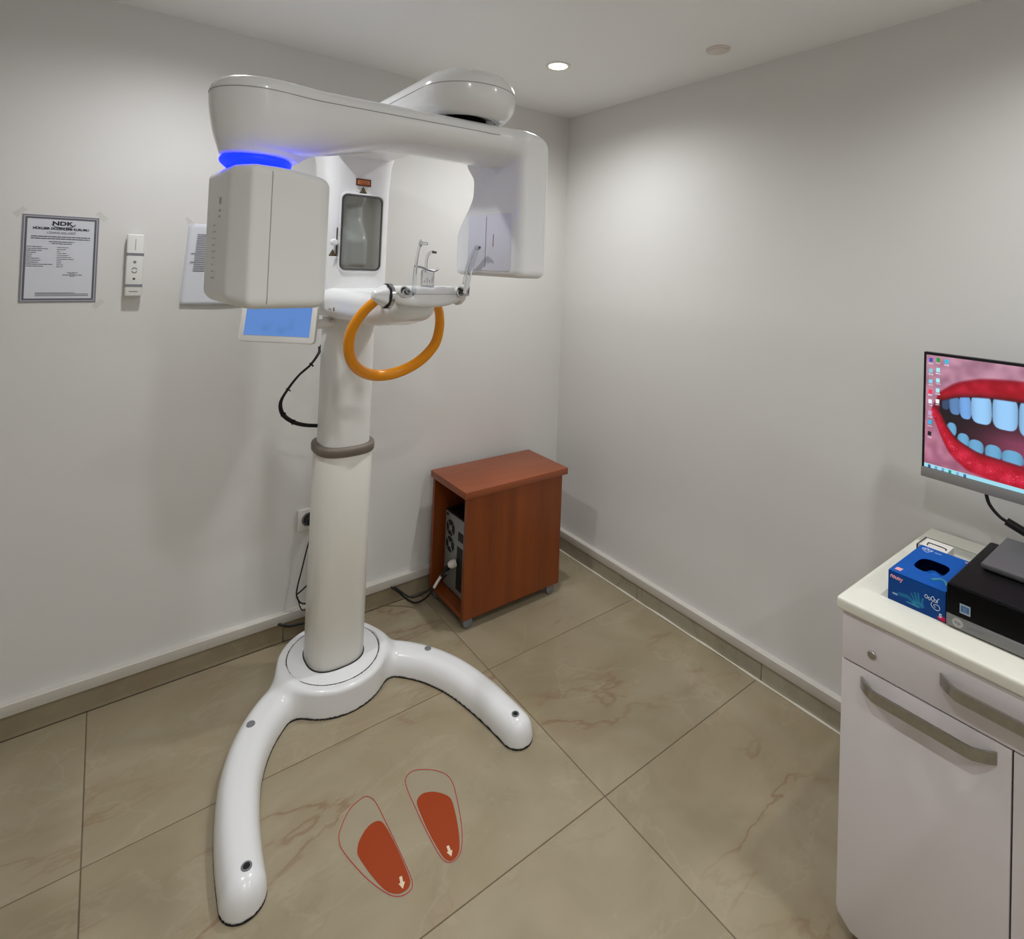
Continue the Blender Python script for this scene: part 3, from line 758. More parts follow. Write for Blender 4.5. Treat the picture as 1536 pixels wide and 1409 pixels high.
# wall remote in its bracket
rx, rz = -1.972, 1.477
re = thing('remote_control', 'slim white remote control with grey bands hanging on left wall', 'remote control', (rx, -.01, 1.370))
box('bracket', (rx-.020, -.010, 1.385), (rx+.020, 0, 1.565), WHITE2, re, .003)
rb = box('body', (rx-.0245, -.031, 1.371), (rx+.0245, -.009, 1.583), mat('remote_shell', rgb(226, 226, 220), .35), re, .005, 3)
for zz in (1.514, 1.408): 
    b_ = box('grey_band', (rx-.0248, -.0316, zz-.005), (rx+.0248, -.02, zz+.005), PRINTG, re, .001, 1)
bars('top_line', [(-.0008, .0008, -.02, .018)], (rx, -.031, 1.548), (1, 0, 0), (0, 0, 1), PRINTG, re)
lathe('button', (rx, -.0308, 1.488), (0, -1, 0), [(0, .0048), (.0012, .0042), (.0013, 0)], PRINTG, re, 20)
lathe('button', (rx, -.0308, 1.431), (0, -1, 0), [(0, .0042), (.0012, .0036), (.0013, 0)], PRINTG2, re, 20)
for a0 in (20, 200):
    tube('rotate_button', [(rx+.0072*math.cos(math.radians(a)), -.0312, 1.460+.0085*math.sin(math.radians(a))) for a in range(a0, a0+141, 20)], .0012, PRINTG2, re, 6, 2)
bars('brand_line', [(-.012, .012, -.001, .001)], (rx, -.031, 1.388), (1, 0, 0), (0, 0, 1), PRINTG2, re)

# printed notice behind the tube head
n0, n1 = -1.815, -1.605
vs = []; nx, nz = 14, 20
for j in range(nz+1):
    v = j/nz; z = 1.634-.296*v
    for i in range(nx+1):
        u = i/nx; x = n0-.018*v*(1-u)+(n1-n0)*u
        y = -.002-.016*max(0, v-.55)**1.5*(1.2-u*.5)-.003*math.sin(u*3)*v
        vs.append((x, y, z))
fs = [(j*(nx+1)+i, (j+1)*(nx+1)+i, (j+1)*(nx+1)+i+1, j*(nx+1)+i+1) for j in range(nz) for i in range(nx)]
me = bpy.data.meshes.new('notice'); me.from_pydata(vs, [], fs)
no = thing('paper_notice', 'white printed paper notice taped to wall behind the tube head', 'paper', ((n0+n1)/2, -.002, 1.338))
sh = link('sheet', me, PAPER, no, 180)
sm_ = sh.modifiers.new('thickness', 'SOLIDIFY'); sm_.thickness = .0005
R_ = []
for k in range(18):
    st = .028-.0006*k-(.012 if k in (9, 13) else 0); R_.append((st, st+random.uniform(.05, .12), -.04-k*.0078, -.0375-k*.0078))
bars('printed_lines', R_, (n0+.0, -.0045, 1.634), (1, 0, 0), (0, 0, 1), PRINTG2, no)
prism('tape_strip', [(-.018, -.007), (.018, -.007), (.018, .007), (-.018, .007)], (n0+.002, -.0022, 1.640), (.7, 0, -.7), (.7, 0, .7), .0005, TAPE, no)

# wall socket, plug and cord
so = thing('wall_socket', 'white wall socket with black plug behind the column', 'socket', (-1.342, -.006, .422))
box('plate', (-1.385, -.010, .422), (-1.300, 0, .507), TRIM, so, .003)
lathe('socket_well', (-1.3425, -.0098, .4645), (0, -1, 0), [(0, .027), (.0015, .027), (.0015, .023), (.0005, .0225), (.0005, 0)], PRINTG, so, 32)
pc = thing('power_cord', 'black plug and thin cord hanging from the wall socket', 'cord', (-1.3425, -.02, .15))
lathe('plug', (-1.3425, -.0095, .4645), (0, -1, 0), [(0, .019), (.012, .019), (.03, .014), (.032, 0)], BLACK, pc, 24)
tube('cord', [(-1.3425, -.036, .462), (-1.335, -.045, .43), (-1.348, -.035, .37), (-1.366, -.032, .28), (-1.380, -.032, .215), (-1.382, -.034, .180), (-1.365, -.04, .150), (-1.33, -.05, .14), (-1.29, -.05, .10), (-1.25, -.04, .02)], .003, BLACK, pc, 8, 6)
tube('cord', [(-1.382, -.034, .186), (-1.36, -.036, .200), (-1.33, -.04, .225), (-1.30, -.04, .24)], .003, BLACK, pc, 8, 6)
tube('cord', [(-1.379, -.034, .176), (-1.366, -.045, .13), (-1.345, -.05, .125), (-1.31, -.05, .15)], .0022, BLACK, pc, 8, 6)
fc = tube('floor_cable', [(-1.445, -.022, .086), (-1.43, -.032, .081), (-1.41, -.036, .073), (-1.38, -.036, .067), (-1.34, -.04, .062), (-1.27, -.05, .03), (-1.22, -.06, .006)], .0045, BLACK, None, 8, 6)
tag(recentre(fc), 'thick black cable coming out under the trunking behind the base', 'cable')

# ================================================================== brown cabinet with computer tower
WV = wood('cherry_laminate', rgb(114, 52, 13), rgb(140, 69, 21), 'Z'); WH = wood('cherry_laminate_lit_top', rgb(130, 66, 34), rgb(153, 81, 47), 'X')  # one laminate; the top copy is lightened for the light falling on it
CX0, CX1, CY0, CY1, CZ0, CZ1 = -.80, -.272, -.352, -.058, .045, .578
bc = thing('brown_cabinet', 'cherry brown open sided cabinet on grey castors in the room corner', 'cabinet', ((CX0+CX1)/2, (CY0+CY1)/2, 0))
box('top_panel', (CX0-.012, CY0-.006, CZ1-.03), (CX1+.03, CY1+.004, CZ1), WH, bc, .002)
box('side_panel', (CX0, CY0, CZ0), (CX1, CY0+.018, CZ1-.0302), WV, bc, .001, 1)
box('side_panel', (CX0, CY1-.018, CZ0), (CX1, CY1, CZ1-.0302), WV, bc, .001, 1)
box('bottom_panel', (CX0+.002, CY0+.0185, CZ0), (CX1-.002, CY1-.0185, CZ0+.018), WV, bc, .001, 1)
box('end_panel', (CX1-.018, CY0+.0185, CZ0+.019), (CX1, CY1-.0185, CZ1-.0305), WV, bc, .001, 1)
CAST = mat('castor_grey', rgb(122, 122, 126), .45)
for x in (CX0+.035, CX1-.04):
    for y in (CY0+.022, CY1-.022):
        k = lathe('castor', (x, y-.013, .023), (0, 1, 0), [(0, .012), (.001, .020), (.004, .023), (.011, .023), (.012, .019), (.014, .019), (.015, .023), (.022, .023), (.025, .020), (.026, .012), (.026, 0)], CAST, bc, 24)
        lathe('castor_stem', (x, y, .03), (0, 0, 1), [(0, .009), (.0148, .009)], CAST, k, 12)
# computer tower
PT0, PT1, PY0, PY1, PZ0, PZ1 = -.745, -.33, -.262, -.092, CZ0+.0185, .405
ct = thing('computer_tower', 'grey and black computer tower with rear fans inside the brown cabinet', 'computer', ((PT0+PT1)/2, (PY0+PY1)/2, PZ0))
box('case', (PT0, PY0, PZ0), (PT1, PY1, PZ1), BLACK, ct, .002)
METAL = mat('zinc_plate', rgb(150, 154, 152), .4, metal=.6, noise=.1, nscale=60)
rp = box('rear_plate', (PT0-.002, PY0+.004, PZ0+.006), (PT0+.001, PY1-.004, PZ1-.006), METAL, ct, .0005, 1)
def fan(y, z, r):
    f_ = lathe('fan_opening', (PT0-.0015, y, z), (-1, 0, 0), [(0, r), (.0022, r), (.0022, 0)], BLACK, ct, 28)
    lathe('fan_hub', (PT0-.0035, y, z), (-1, 0, 0), [(0, r*.34), (.0022, r*.3), (.0023, 0)], METAL, f_, 20)
    for k in range(4):
        a = PI/4+k*PI/2; tube('grill_bar', [(PT0-.0045, y+math.cos(a)*r*.25, z+math.sin(a)*r*.25), (PT0-.0045, y+math.cos(a)*r*1.02, z+math.sin(a)*r*1.02)], .0016, METAL, f_, 6, 1, sm=False)
fan(PY1-.050, .335, .034); fan(PY1-.050, .262, .034)
box('port_panel', (PT0-.003, PY0+.012, PZ0+.03), (PT0, PY0+.060, .28), BLACK, ct, .001, 1)
box('port_panel', (PT0-.003, PY0+.012, .305), (PT0, PY0+.055, .345), BLACK, ct, .001, 1)
box('power_switch', (PT0-.004, PY1-.03, .382), (PT0, PY1-.012, .392), BLACK, ct, .001, 1)
# its cables
pl = thing('computer_cable', 'black cable with white plug hanging out of the brown cabinet', 'cable', (-.80, -.16, .07))
lathe('plug', (-.7515, -.200, .205), (-1, .12, -.1), [(0, .016), (.018, .017), (.03, .012), (.034, .007), (.036, 0)], TRIM, pl, 20)
CC = [(-.780, -.196, .200), (-.795, -.185, .175), (-.815, -.165, .130), (-.835, -.150, .085), (-.855, -.125, .045), (-.885, -.10, .024), (-.91, -.07, .03), (-.945, -.05, .064), (-.975, -.032, .088)]
cbl = tube('cord', CC, .0042, BLACK, pl, 8, 6)
tube('white_label_wrap', [(-.806, -.174, .151), (-.815, -.165, .130), (-.828, -.155, .100)], .0062, TRIM, pl, 10, 4)
tube('cord', [(-.752, -.13, .12), (-.79, -.125, .10), (-.85, -.115, .065), (-.90, -.085, .045), (-.935, -.055, .065), (-.96, -.034, .086)], .0036, BLACK, pl, 8, 6)
lathe('plug', (-.7515, -.15, .165), (-1, .1, -.3), [(0, .011), (.02, .011), (.028, .006), (.028, 0)], BLACK, pl, 16)
tube('cord', [(-.772, -.147, .157), (-.785, -.14, .135), (-.795, -.135, .11), (-.80, -.13, .098)], .0036, BLACK, pl, 8, 6)

# ================================================================== floor footprints
L_out = [(-1.384, -0.797), (-1.37, -0.829), (-1.369, -0.905), (-1.371, -1.013), (-1.375, -1.07), (-1.392, -1.088), (-1.422, -1.083), (-1.447, -1.055), (-1.475, -0.993), (-1.498, -0.909), (-1.498, -0.872), (-1.484, -0.843), (-1.446, -0.806), (-1.408, -0.792)]
L_in = [(-1.39, -0.882), (-1.379, -0.904), (-1.377, -0.972), (-1.38, -1.045), (-1.385, -1.069), (-1.401, -1.077), (-1.422, -1.071), (-1.441, -1.048), (-1.456, -0.999), (-1.466, -0.941), (-1.462, -0.92), (-1.447, -0.9), (-1.417, -0.881)]
R_out = [(-1.245, -0.796), (-1.203, -0.818), (-1.169, -0.855), (-1.161, -0.895), (-1.176, -0.95), (-1.202, -1.017), (-1.225, -1.059), (-1.248, -1.084), (-1.272, -1.09), (-1.29, -1.081), (-1.299, -1.056), (-1.299, -0.987), (-1.295, -0.912), (-1.288, -0.837), (-1.276, -0.807)]
R_in = [(-1.254, -0.881), (-1.227, -0.892), (-1.204, -0.917), (-1.195, -0.941), (-1.206, -0.984), (-1.222, -1.026), (-1.242, -1.065), (-1.259, -1.08), (-1.277, -1.081), (-1.287, -1.069), (-1.29, -1.045), (-1.29, -0.983), (-1.283, -0.909), (-1.274, -0.888)]
FILM = mat('sticker_film', rgb(205, 192, 168), .3, alpha=.2); FRED = mat('sticker_line', rgb(170, 62, 52), .4); FORG = mat('sticker_orange', rgb(156, 60, 18), .4, spec=.3)
def inset(pts, d):
    P = [V((a, b, 0)) for a, b in pts]; n = len(P); out = []
    ar = sum(P[i].x*P[(i+1) % n].y-P[(i+1) % n].x*P[i].y for i in range(n)); s = 1 if ar > 0 else -1
    for i in range(n):
        t = (P[(i+1) % n]-P[i-1]).normalized(); nn = V((-t.y, t.x, 0))*s; q = P[i]+nn*d; out.append((q.x, q.y))
    return out
def sticker(outer, inner, arrow, label):
    c = V((sum(p[0] for p in outer)/len(outer), sum(p[1] for p in outer)/len(outer), 0))
    s = thing('footprint_sticker', label, 'floor sticker', c, 'footprint stickers on the floor')
    so_ = [(p.x, p.y) for p in crom([(a, b, 0) for a, b in outer], 6, True)]; si = [(p.x, p.y) for p in crom([(a, b, 0) for a, b in inner], 6, True)]
    prism('film', so_, (0, 0, .0004), (1, 0, 0), (0, 1, 0), .0003, FILM, s)
    prism('red_outline', inset(so_, .0035), (0, 0, .0008), (1, 0, 0), (0, 1, 0), .0002, FRED, s, [inset(so_, .0058)])
    (ax, ay), (bx, by) = arrow; d = V((bx-ax, by-ay, 0)); l = d.length; d.normalize(); e = V((-d.y, d.x, 0))
    prism('orange_sole', si, (0, 0, .0008), (1, 0, 0), (0, 1, 0), .0002, FORG, s)
    prism('arrow', [(0, -.0035), (l*.5, -.0035), (l*.5, -.008), (l, 0), (l*.5, .008), (l*.5, .0035), (0, .0035)], (ax, ay, .0011), d, e, .0002, mat('sticker_arrow', rgb(226, 205, 176), .5), s)
sticker(L_out, L_in, ((-1.398, -1.042), (-1.405, -1.070)), 'orange footprint floor sticker closest to the left leg of the machine base')
sticker(R_out, R_in, ((-1.266, -1.045), (-1.271, -1.073)), 'orange footprint floor sticker closest to the right leg of the machine base')

# ================================================================== white cabinet at the right
WC = mat('white_laminate', rgb(220, 213, 213), .42, bump=.03, bscale=500); WCT = mat('worktop_white', rgb(232, 230, 216), .35, noise=.02, nscale=30)
GAP = mat('cabinet_gap', rgb(40, 30, 36), .8)
FX = -.63; YL = -1.725; YR = -2.95; ZT = .752
wc = thing('white_cabinet', 'white low cabinet with drawers and steel bow handles along right wall', 'cabinet', (-.32, -2.3, 0))
# carcass with rounded lower front corner
outl = [(-.0, .012), (FX+.10, .012), (FX+.078, .016), (FX+.03, .052), (FX+.022, .066), (FX+.0205, .09), (FX+.0205, ZT-.002), (0.0, ZT-.002)]
def slab_y(name, outline, y0, y1, m, parent, bev=0.): return prism(name, [(a+.6, b) for a, b in outline], (-.6-.001, y0, 0), (1, 0, 0), (0, 0, 1), -(y1-y0), m, parent, (), bev)
slab_y('carcass', outl, YL-.002, YR, GAP, wc)
slab_y('end_panel', outl, YL+.002, YL-.016, WC, wc)
def front(name, y0, y1, z0, z1, rl=0.):
    """front board between y0 (left) and y1 (right); rl = radius of the lower left corner"""
    ol = [(0, 0)] if rl == 0 else [(rl*(1-math.cos(a)) , rl*(1-math.sin(a))) for a in [k*PI/2/6 for k in range(7)]][::-1]
    if rl: ol = [(0, rl), (rl*.12, rl*.62), (rl*.9, 0)]
    w_, h_ = y0-y1, z1-z0
    ol = ol+[(w_, 0), (w_, h_), (0, h_)]
    return prism(name, ol, (FX+.0185, y0, z0), (0, -1, 0), (0, 0, 1), .0185, WC, wc, (), .0012)
ZD = .640
def handle(parent, yc, z, ln, ):
    pts = []
    x0 = FX-.0002
    n_ = 22
    ring = []
    rings = []
    for k in range(n_+1):
        t = k/n_; y = yc+ln/2-ln*t
        e = min(t, 1-t)*ln
        d = .030*min(1, (e/.034))**.75 if e < .034 else .030
        wv = .0115
        hx = .0035
        rings.append([(x0-d+hx*sx_, y, z+wv*sz) for sx_, sz in ((-1, -1), (-1, 1), (1, 1), (1, -1))])
    return loft('handle', rings, STEEL, parent, True, 35)
dr = front('drawer', YL+.001, -2.9, ZD+.002, ZT-.004)
d1 = front('door', YL+.001, -2.0235, .044, ZD-.002, .034)
d2 = front('door', -2.0265, -2.33, .044, ZD-.002)
d3 = front('door', -2.333, -2.63, .044, ZD-.002)
handle(d1, -1.884, .610, .238); handle(d2, -2.18, .610, .238); handle(d3, -2.48, .610, .238)
handle(dr, -2.03, .706, .238)
lk = lathe('lock', (FX-.0005, -1.786, .681), (-1, 0, 0), [(0, .0085), (.003, .0085), (.004, .0075), (.004, 0)], STEEL, dr, 24)
for y in (YL-.07, -2.25, YR+.07):
    lathe('foot', (-.52, y, 0), (0, 0, 1), [(0, .018), (.012, .018), (.0122, 0)], BLACK, wc, 16)
    lathe('foot', (-.06, y, 0), (0, 0, 1), [(0, .018), (.012, .018), (.0122, 0)], BLACK, wc, 16)
wt = box('worktop', (FX-.012, YR-.01, ZT), (-.006, YL+.012, .781), WCT, None, .007, 4)
tag(recentre(wt), 'cream white worktop with rounded edge on the white cabinet', 'worktop')
ZC = .781

# ---- glove box
GX0, GX1, GY0, GY1, GZ = -.549, -.335, -1.896, -1.787, ZC+.067
gb = thing('glove_box', 'blue cardboard box of disposable gloves with oval opening on worktop', 'glove box', ((GX0+GX1)/2, (GY0+GY1)/2, ZC))
GBL = mat('glove_blue', rgb(0, 74, 150), .5, spec=.2); PRN = colattr('glove_print', .5)
PRN.node_tree.nodes['Principled BSDF'].inputs['Specular IOR Level'].default_value = .2
def smask(v, e): return np.clip(v/e+.5, 0, 1)[..., None]
# top print with an opening: the top is a ring of card around the hole
hole = [(.040*math.copysign(abs(math.cos(a))**.6, math.cos(a)), .030*math.copysign(abs(math.sin(a))**.6, math.sin(a))) for a in [2*PI*k/28 for k in range(28)]]
hole = [((GX0+GX1)/2-.005+a*1.0, (GY0+GY1)/2+b) for a, b in hole]
prism('top_card', [(GX0, GY0), (GX1, GY0), (GX1, GY1), (GX0, GY1)], (0, 0, GZ-.001), (1, 0, 0), (0, 1, 0), .001, mat('glove_blue_lit_top', rgb(0, 84, 172), .5, spec=.2), gb, [hole])  # same card as the sides, its light from above painted as brighter blue
box('side_card', (GX0, GY0, ZC), (GX0+.001, GY1, GZ-.001), GBL, gb); box('side_card', (GX1-.001, GY0, ZC), (GX1, GY1, GZ-.001), GBL, gb)
box('side_card', (GX0+.001, GY0, ZC), (GX1-.001, GY0+.001, GZ-.001), GBL, gb); box('side_card', (GX0+.001, GY1-.001, ZC), (GX1-.001, GY1, GZ-.001), GBL, gb)
box('bottom_card', (GX0+.001, GY0+.001, ZC), (GX1-.001, GY1-.001, ZC+.001), GBL, gb)
glv = sdf('gloves', lambda X, Y, Z: (np.sqrt(((X+.445)/.075)**2+((Y+1.842)/.044)**2+((Z-ZC-.012)/.034)**2)-1)*.03+.0025*np.sin(X*150)*np.cos(Y*170+X*60), (GX0+.003, GY0+.003, ZC+.002), (GX1-.003, GY1-.003, GZ-.006), .005, mat('glove_rubber', rgb(20, 96, 190), .5), gb)
# front print: hand, lettering
h_, w_ = 70, 120; yy, xx = np.mgrid[0:h_, 0:w_]; u = xx/(w_-1); v = yy/(h_-1)
im = np.zeros((h_, w_, 3)); im[:] = np.array(lin((0/255, 66/255, 140/255))); im = im*(1.12-.25*v[..., None])
def blob(im, pts, r, c, al):
    d = np.full(u.shape, 9.)
    for (a, b), (e, f_) in zip(pts[:-1], pts[1:]):
        ax, ay, bx, by = a*1.6, b, e*1.6, f_; px, py = u*1.6, v
        t = np.clip(((px-ax)*(bx-ax)+(py-ay)*(by-ay))/((bx-ax)**2+(by-ay)**2+1e-9), 0, 1)
        d = np.minimum(d, np.hypot(px-ax-t*(bx-ax), py-ay-t*(by-ay)))
    m_ = np.clip((r-d)/.02+.5, 0, 1)[..., None]*al
    return im*(1-m_)+np.array(lin(c))*m_
tl = (.18, .60, .72)
im = blob(im, [(.22, .68), (.36, .66), (.48, .78)], .06, tl, .35); im = blob(im, [(.48, .78), (.60, .76)], .08, tl, .45)
for q in ([(.5, .72), (.42, .5)], [(.53, .7), (.48, .42)], [(.56, .7), (.54, .40)], [(.6, .72), (.62, .52)]): im = blob(im, q, .025, tl, .5)
im = blob(im, [(.35, .84), (.55, .86)], .02, (.5, .8, .85), .4)
im = blob(im, [(.10, .74), (.16, .74)], .03, (.75, .85, .95), .6)
im = blob(im, [(.92, .9), (.97, .9)], .075, (.82, .12, .35), 1.)
im = blob(im, [(.9, 1.0), (1.0, 1.0)], .04, (.45, .05, .3), .8)
fp = raster('front_print', im, (GX0-.0004, GY1, ZC+.0005), (0, GY0-GY1, 0), (0, 0, GZ-ZC-.0015), PRN, gb)
PINK = mat('print_pink', rgb(240, 170, 176), .5); PRW = mat('print_white', rgb(215, 225, 238), .5)
F0 = V((GX0-.0006, GY1, ZC)); FU = V((0, -1, 0)); FW = V((0, 0, 1))
def strokes(name, lines, O_, U_, W_, r, m, parent):
    """small pen strokes that follow lettering too blurred to read; one mesh"""
    bm = bmesh.new()
    for ln in lines:
        o = tube('s', [O_+U_*a+W_*b for a, b in ln], r, m, None, 5, 4); bm.from_mesh(o.data); me_ = o.data; bpy.data.objects.remove(o); bpy.data.meshes.remove(me_)
    return link(name, tome(bm), m, parent, 60)
def arch(x, w, h, y=0): return [(x, y), (x, y+h*.7), (x+w*.5, y+h), (x+w, y+h*.7), (x+w, y)]
def cup(x, w, h, y=0): return [(x, y+h), (x, y+h*.3), (x+w*.5, y), (x+w, y+h*.3), (x+w, y+h)]
def ring_(x, w, h, y=0): return [(x+w*.5, y), (x, y+h*.5), (x+w*.5, y+h), (x+w, y+h*.5), (x+w*.5, y)]
BO = F0+FU*.005+FW*.052
strokes('brand_lettering', [arch(0, .0035, .006), ring_(.0048, .0035, .006, -.0002), cup(.0096, .0032, .0058, -.0004), ring_(.0142, .0035, .006, -.0008), [(.019, .005), (.021, .0005), (.0235, .005)], [(.021, .0005), (.0195, -.0035), (.0185, -.004)]], BO, FU, FW, .0009, PINK, gb)
text('size_letter', 'S', F0+FU*.1005+FW*.012, FU, FW, .0115, PRW, gb, bold=.0004)
PO = F0+FU*.071+FW*.036
strokes('product_lettering', [ring_(0, .006, .008, .001), ring_(.0065, .005, .006), ring_(.012, .006, .011), ring_(.0165, .006, .006), [(.023, .0), (.0245, .009), (.027, .010)], [(.014, -.002), (.012, -.008), (.017, -.014), (.025, -.0155), (.028, -.009), (.024, -.004), (.017, -.006), (.020, -.011)]], PO, FU, FW, .0006, PRW, gb)
T0 = V((GX0, GY1, GZ+.0002)); TU = V((0, -1, 0)); TW = V((1, 0, 0))
prism('brand_patch', [(-.006, -.008), (.006, -.008), (.007, .009), (-.005, .008)], T0+TU*.013+TW*.022, TU, TW, .0003, PINK, gb)
strokes('top_lettering', [ring_(0, .006, .012), ring_(.006, .006, .016), ring_(.012, .007, .012), [(.02, 0), (.021, .012)], [(.004, -.002), (.012, -.01), (.018, -.004)], [(.026, .004), (.04, .005)]], T0+TU*.008+TW*.188, TU, TW, .0007, PRW, gb)
strokes('top_mark', [[(0, 0), (.012, .002)]], T0+TU*.093+TW*.2, TU, TW, .0018, PINK, gb)
pts = [T0+TU*.074+TW*.03, T0+TU*.085+TW*.05, T0+TU*.096+TW*.045, T0+TU*.104+TW*.028]
tube('hand_print', pts, .0035, mat('print_teal', rgb(60, 140, 170), .5), gb, 6, 5).scale.z = 1
# ---- clear acrylic holder behind the glove box
ah = thing('acrylic_holder', 'clear acrylic holder standing behind the blue glove box', 'holder', (-.27, -1.80, ZC))
hx0, hx1, hy0, hy1, hz = -.328, -.258, -1.889, -1.774, ZC+.062
box('panel', (hx0, hy0, ZC), (hx0+.003, hy1, hz), CLEAR, ah); box('panel', (hx1-.003, hy0, ZC), (hx1, hy1, hz), CLEAR, ah)
box('panel', (hx0+.003, hy1-.003, ZC), (hx1-.003, hy1, hz), CLEAR, ah); box('panel', (hx0+.003, hy0, ZC), (hx1-.003, hy0+.003, hz), CLEAR, ah)
cd_ = box('white_insert', (hx0+.004, hy1-.062, hz-.030), (hx1-.004, hy1-.004, hz-.001), TRIM, ah, .001, 1)
tube('wire_loop', [(hx0+.018, hy1-.018, hz), (hx0+.034, hy1-.016, hz), (hx0+.036, hy1-.020, hz), (hx0+.034, hy1-.052, hz), (hx0+.024, hy1-.055, hz)], .0012, BLACK, cd_, 6, 3)

# ---- small computer on the worktop
mp = thing('desktop_computer', 'black small desktop computer with silver lower edge beside the glove box', 'computer', (-.40, -2.07, ZC))
PX0, PX1, QY0, QY1, QZ = -.556, -.225, -2.235, -1.8985, ZC+.094
PCB = mat('computer_black', rgb(14, 14, 15), .5, spec=.2); PCS = mat('computer_silver', rgb(128, 128, 128), .45, metal=.2)
box('body', (PX0+.006, QY0, ZC+.004), (PX1, QY1, QZ), PCB, mp, .006, 3)
fb = box('front_bezel', (PX0, QY0, ZC+.028), (PX0+.012, QY1, QZ-.002), BLACKG, mp, .004, 3)
sv = box('silver_strip', (PX0-.001, QY0, ZC+.003), (PX0+.014, QY1, ZC+.030), PCS, mp, .004, 3)
fp_ = V((PX0-.0003, QY1, ZC))
st = bars('sticker', [(.024, .042, .040, .060)], fp_, FU, FW, mat('sticker_silver', rgb(165, 180, 192), .4), mp)
bars('sticker_field', [(.0262, .0398, .0435, .0565)], fp_-V((.0004, 0, 0)), FU, FW, mat('sticker_blue', rgb(60, 100, 150), .4), st)
bars('sticker_lines', [(.029, .037, .0455, .0465), (.029, .0365, .0490, .0500), (.029, .037, .0525, .0535)], fp_-V((.0008, 0, 0)), FU, FW, mat('sticker_pale', rgb(140, 170, 200), .4), st)
lg = lathe('round_logo', (PX0-.0008, QY1-.021, ZC+.0165), (-1, 0, 0), [(0, .0095), (.0004, .0095), (.0004, 0)], mat('logo_grey', rgb(176, 176, 176), .4), mp, 28)
text('logo_letters', 'hp', (PX0-.0013, QY1-.021, ZC+.0168), FU, FW, .0105, PCS, lg)
strokes('model_lettering', [arch(0, .003, .004), ring_(.005, .003, .004), ring_(.010, .003, .004), [(.015, 0), (.015, .006)], ring_(.018, .003, .004), cup(.023, .003, .004), [(.028, 0), (.028, .006)]], V((PX0-.0011, QY1-.036, ZC+.0145)), FU, FW, .0005, mat('lettering_grey', rgb(120, 120, 120), .4), mp)
for k, y in enumerate((-.03, -.3)):
    for x in (.03, .29): lathe('foot', (PX0+x, QY1+y, ZC), (0, 0, 1), [(0, .008), (.0045, .008)], BLACK, mp, 12)
td = thing('grey_device', 'flat dark grey device lying on top of the black desktop computer', 'device', (-.30, -2.06, QZ))
GRD = mat('device_grey', rgb(92, 92, 94), .4)
box('shell', (-.425, -2.21, QZ+.004), (-.205, -1.926, QZ+.016), GRD, td, .003, 2)
box('lower_shell', (-.420, -2.205, QZ), (-.21, -1.931, QZ+.0045), BLACK, td, .001, 1)

# ---- monitor
mo_l = V((-.190, -1.741, 0)); ang = math.radians(4.5)
ma = V((-math.sin(ang), -math.cos(ang), 0))                    # left to right along the screen
mn = V((-math.cos(ang), math.sin(ang), 0))                     # towards the room
MW, MZ0, MZ1 = .545, .983, 1.328
mt = thing('computer_monitor', 'thin bezel computer monitor showing a smiling red lipped mouth on worktop', 'monitor', mo_l+ma*MW/2+V((.06, 0, ZC)))
BZ = mat('bezel_black', rgb(12, 10, 16), .4); CHN = mat('monitor_silver', rgb(150, 148, 146), .4, metal=.3)
chin = .026
prism('back_shell', [(0, 0), (MW, 0), (MW, MZ1-MZ0), (0, MZ1-MZ0)], mo_l+V((0, 0, MZ0))-mn*.022, ma, (0, 0, 1), .016, BZ, mt, (), .002)
prism('bezel', [(0, chin), (MW, chin), (MW, MZ1-MZ0), (0, MZ1-MZ0)], mo_l+V((0, 0, MZ0))-mn*.0058, ma, (0, 0, 1), .0058, BZ, mt)
prism('chin', [(-.001, -.001), (MW+.001, -.001), (MW+.001, chin-.0003), (-.001, chin-.0003)], mo_l+V((0, 0, MZ0))-mn*.0058, ma, (0, 0, 1), .0085, CHN, mt, (), .001)
h_, w_ = 250, 440
t_, s_ = np.mgrid[0:h_, 0:w_]; SWm, SHm = MW-.012, (MZ1-MZ0)-chin-.008
S = s_/(w_-1)*SWm; T = t_/(h_-1)                              # metres from left, 0..1 from the top
S = np.where(S > SWm/2, SWm-S, S)                              # the picture is symmetric about its middle
X_ = 140+S/.2*715                                              # working units across; T runs 0..1 downwards
def ip(xs, ys):
    q = np.interp(np.linspace(0, 1300, 1301), xs, ys)
    for _ in range(3): q = np.convolve(np.pad(q, 30, mode='edge'), np.ones(61)/61, 'valid')
    return np.interp(X_, np.arange(len(q)), q)
im = np.zeros((h_, w_, 3)); skin = np.array((.70, .51, .59)); rs_ = np.random.RandomState(3)
def sm(v, e): return np.clip(v/e+.5, 0, 1)[..., None]
n1 = rs_.rand(26, 46); n1 = np.kron(n1, np.ones((10, 10)))[:h_, :w_]
for _ in range(14):
    n1 = (n1+np.roll(n1, 1, 0)+np.roll(n1, -1, 0)+np.roll(n1, 1, 1)+np.roll(n1, -1, 1)+np.roll(n1, 3, 0)+np.roll(n1, 3, 1))/7
n1 = (n1-n1.mean())/n1.std()
fine = rs_.rand(h_, w_)
im[:] = skin; im += (n1*.035)[..., None]*np.array((1, .9, .9)); im -= (.10*T)[..., None]*np.array((.3, 1, .8))
up_o = ip([250, 300, 400, 560, 700, 900, 1090], [.33, .275, .205, .150, .130, .115, .145])
up_i = ip([250, 285, 400, 530, 660, 900, 1090], [.40, .385, .335, .310, .295, .285, .30])
lo_i = ip([250, 300, 400, 560, 700, 900, 1090], [.44, .575, .695, .765, .775, .79, .80])
lo_o = ip([180, 200, 260, 340, 500, 700, 900, 1090], [.48, .51, .67, .835, .945, .965, .975, .985])
lip = sm(np.minimum(np.minimum(T-np.where(X_ < 250, .48-(X_-190)*.0025, up_o), lo_o-T), (X_-190)*.002), .025)
lipc = np.zeros_like(im); lipc[:] = (.66, .015, .13)
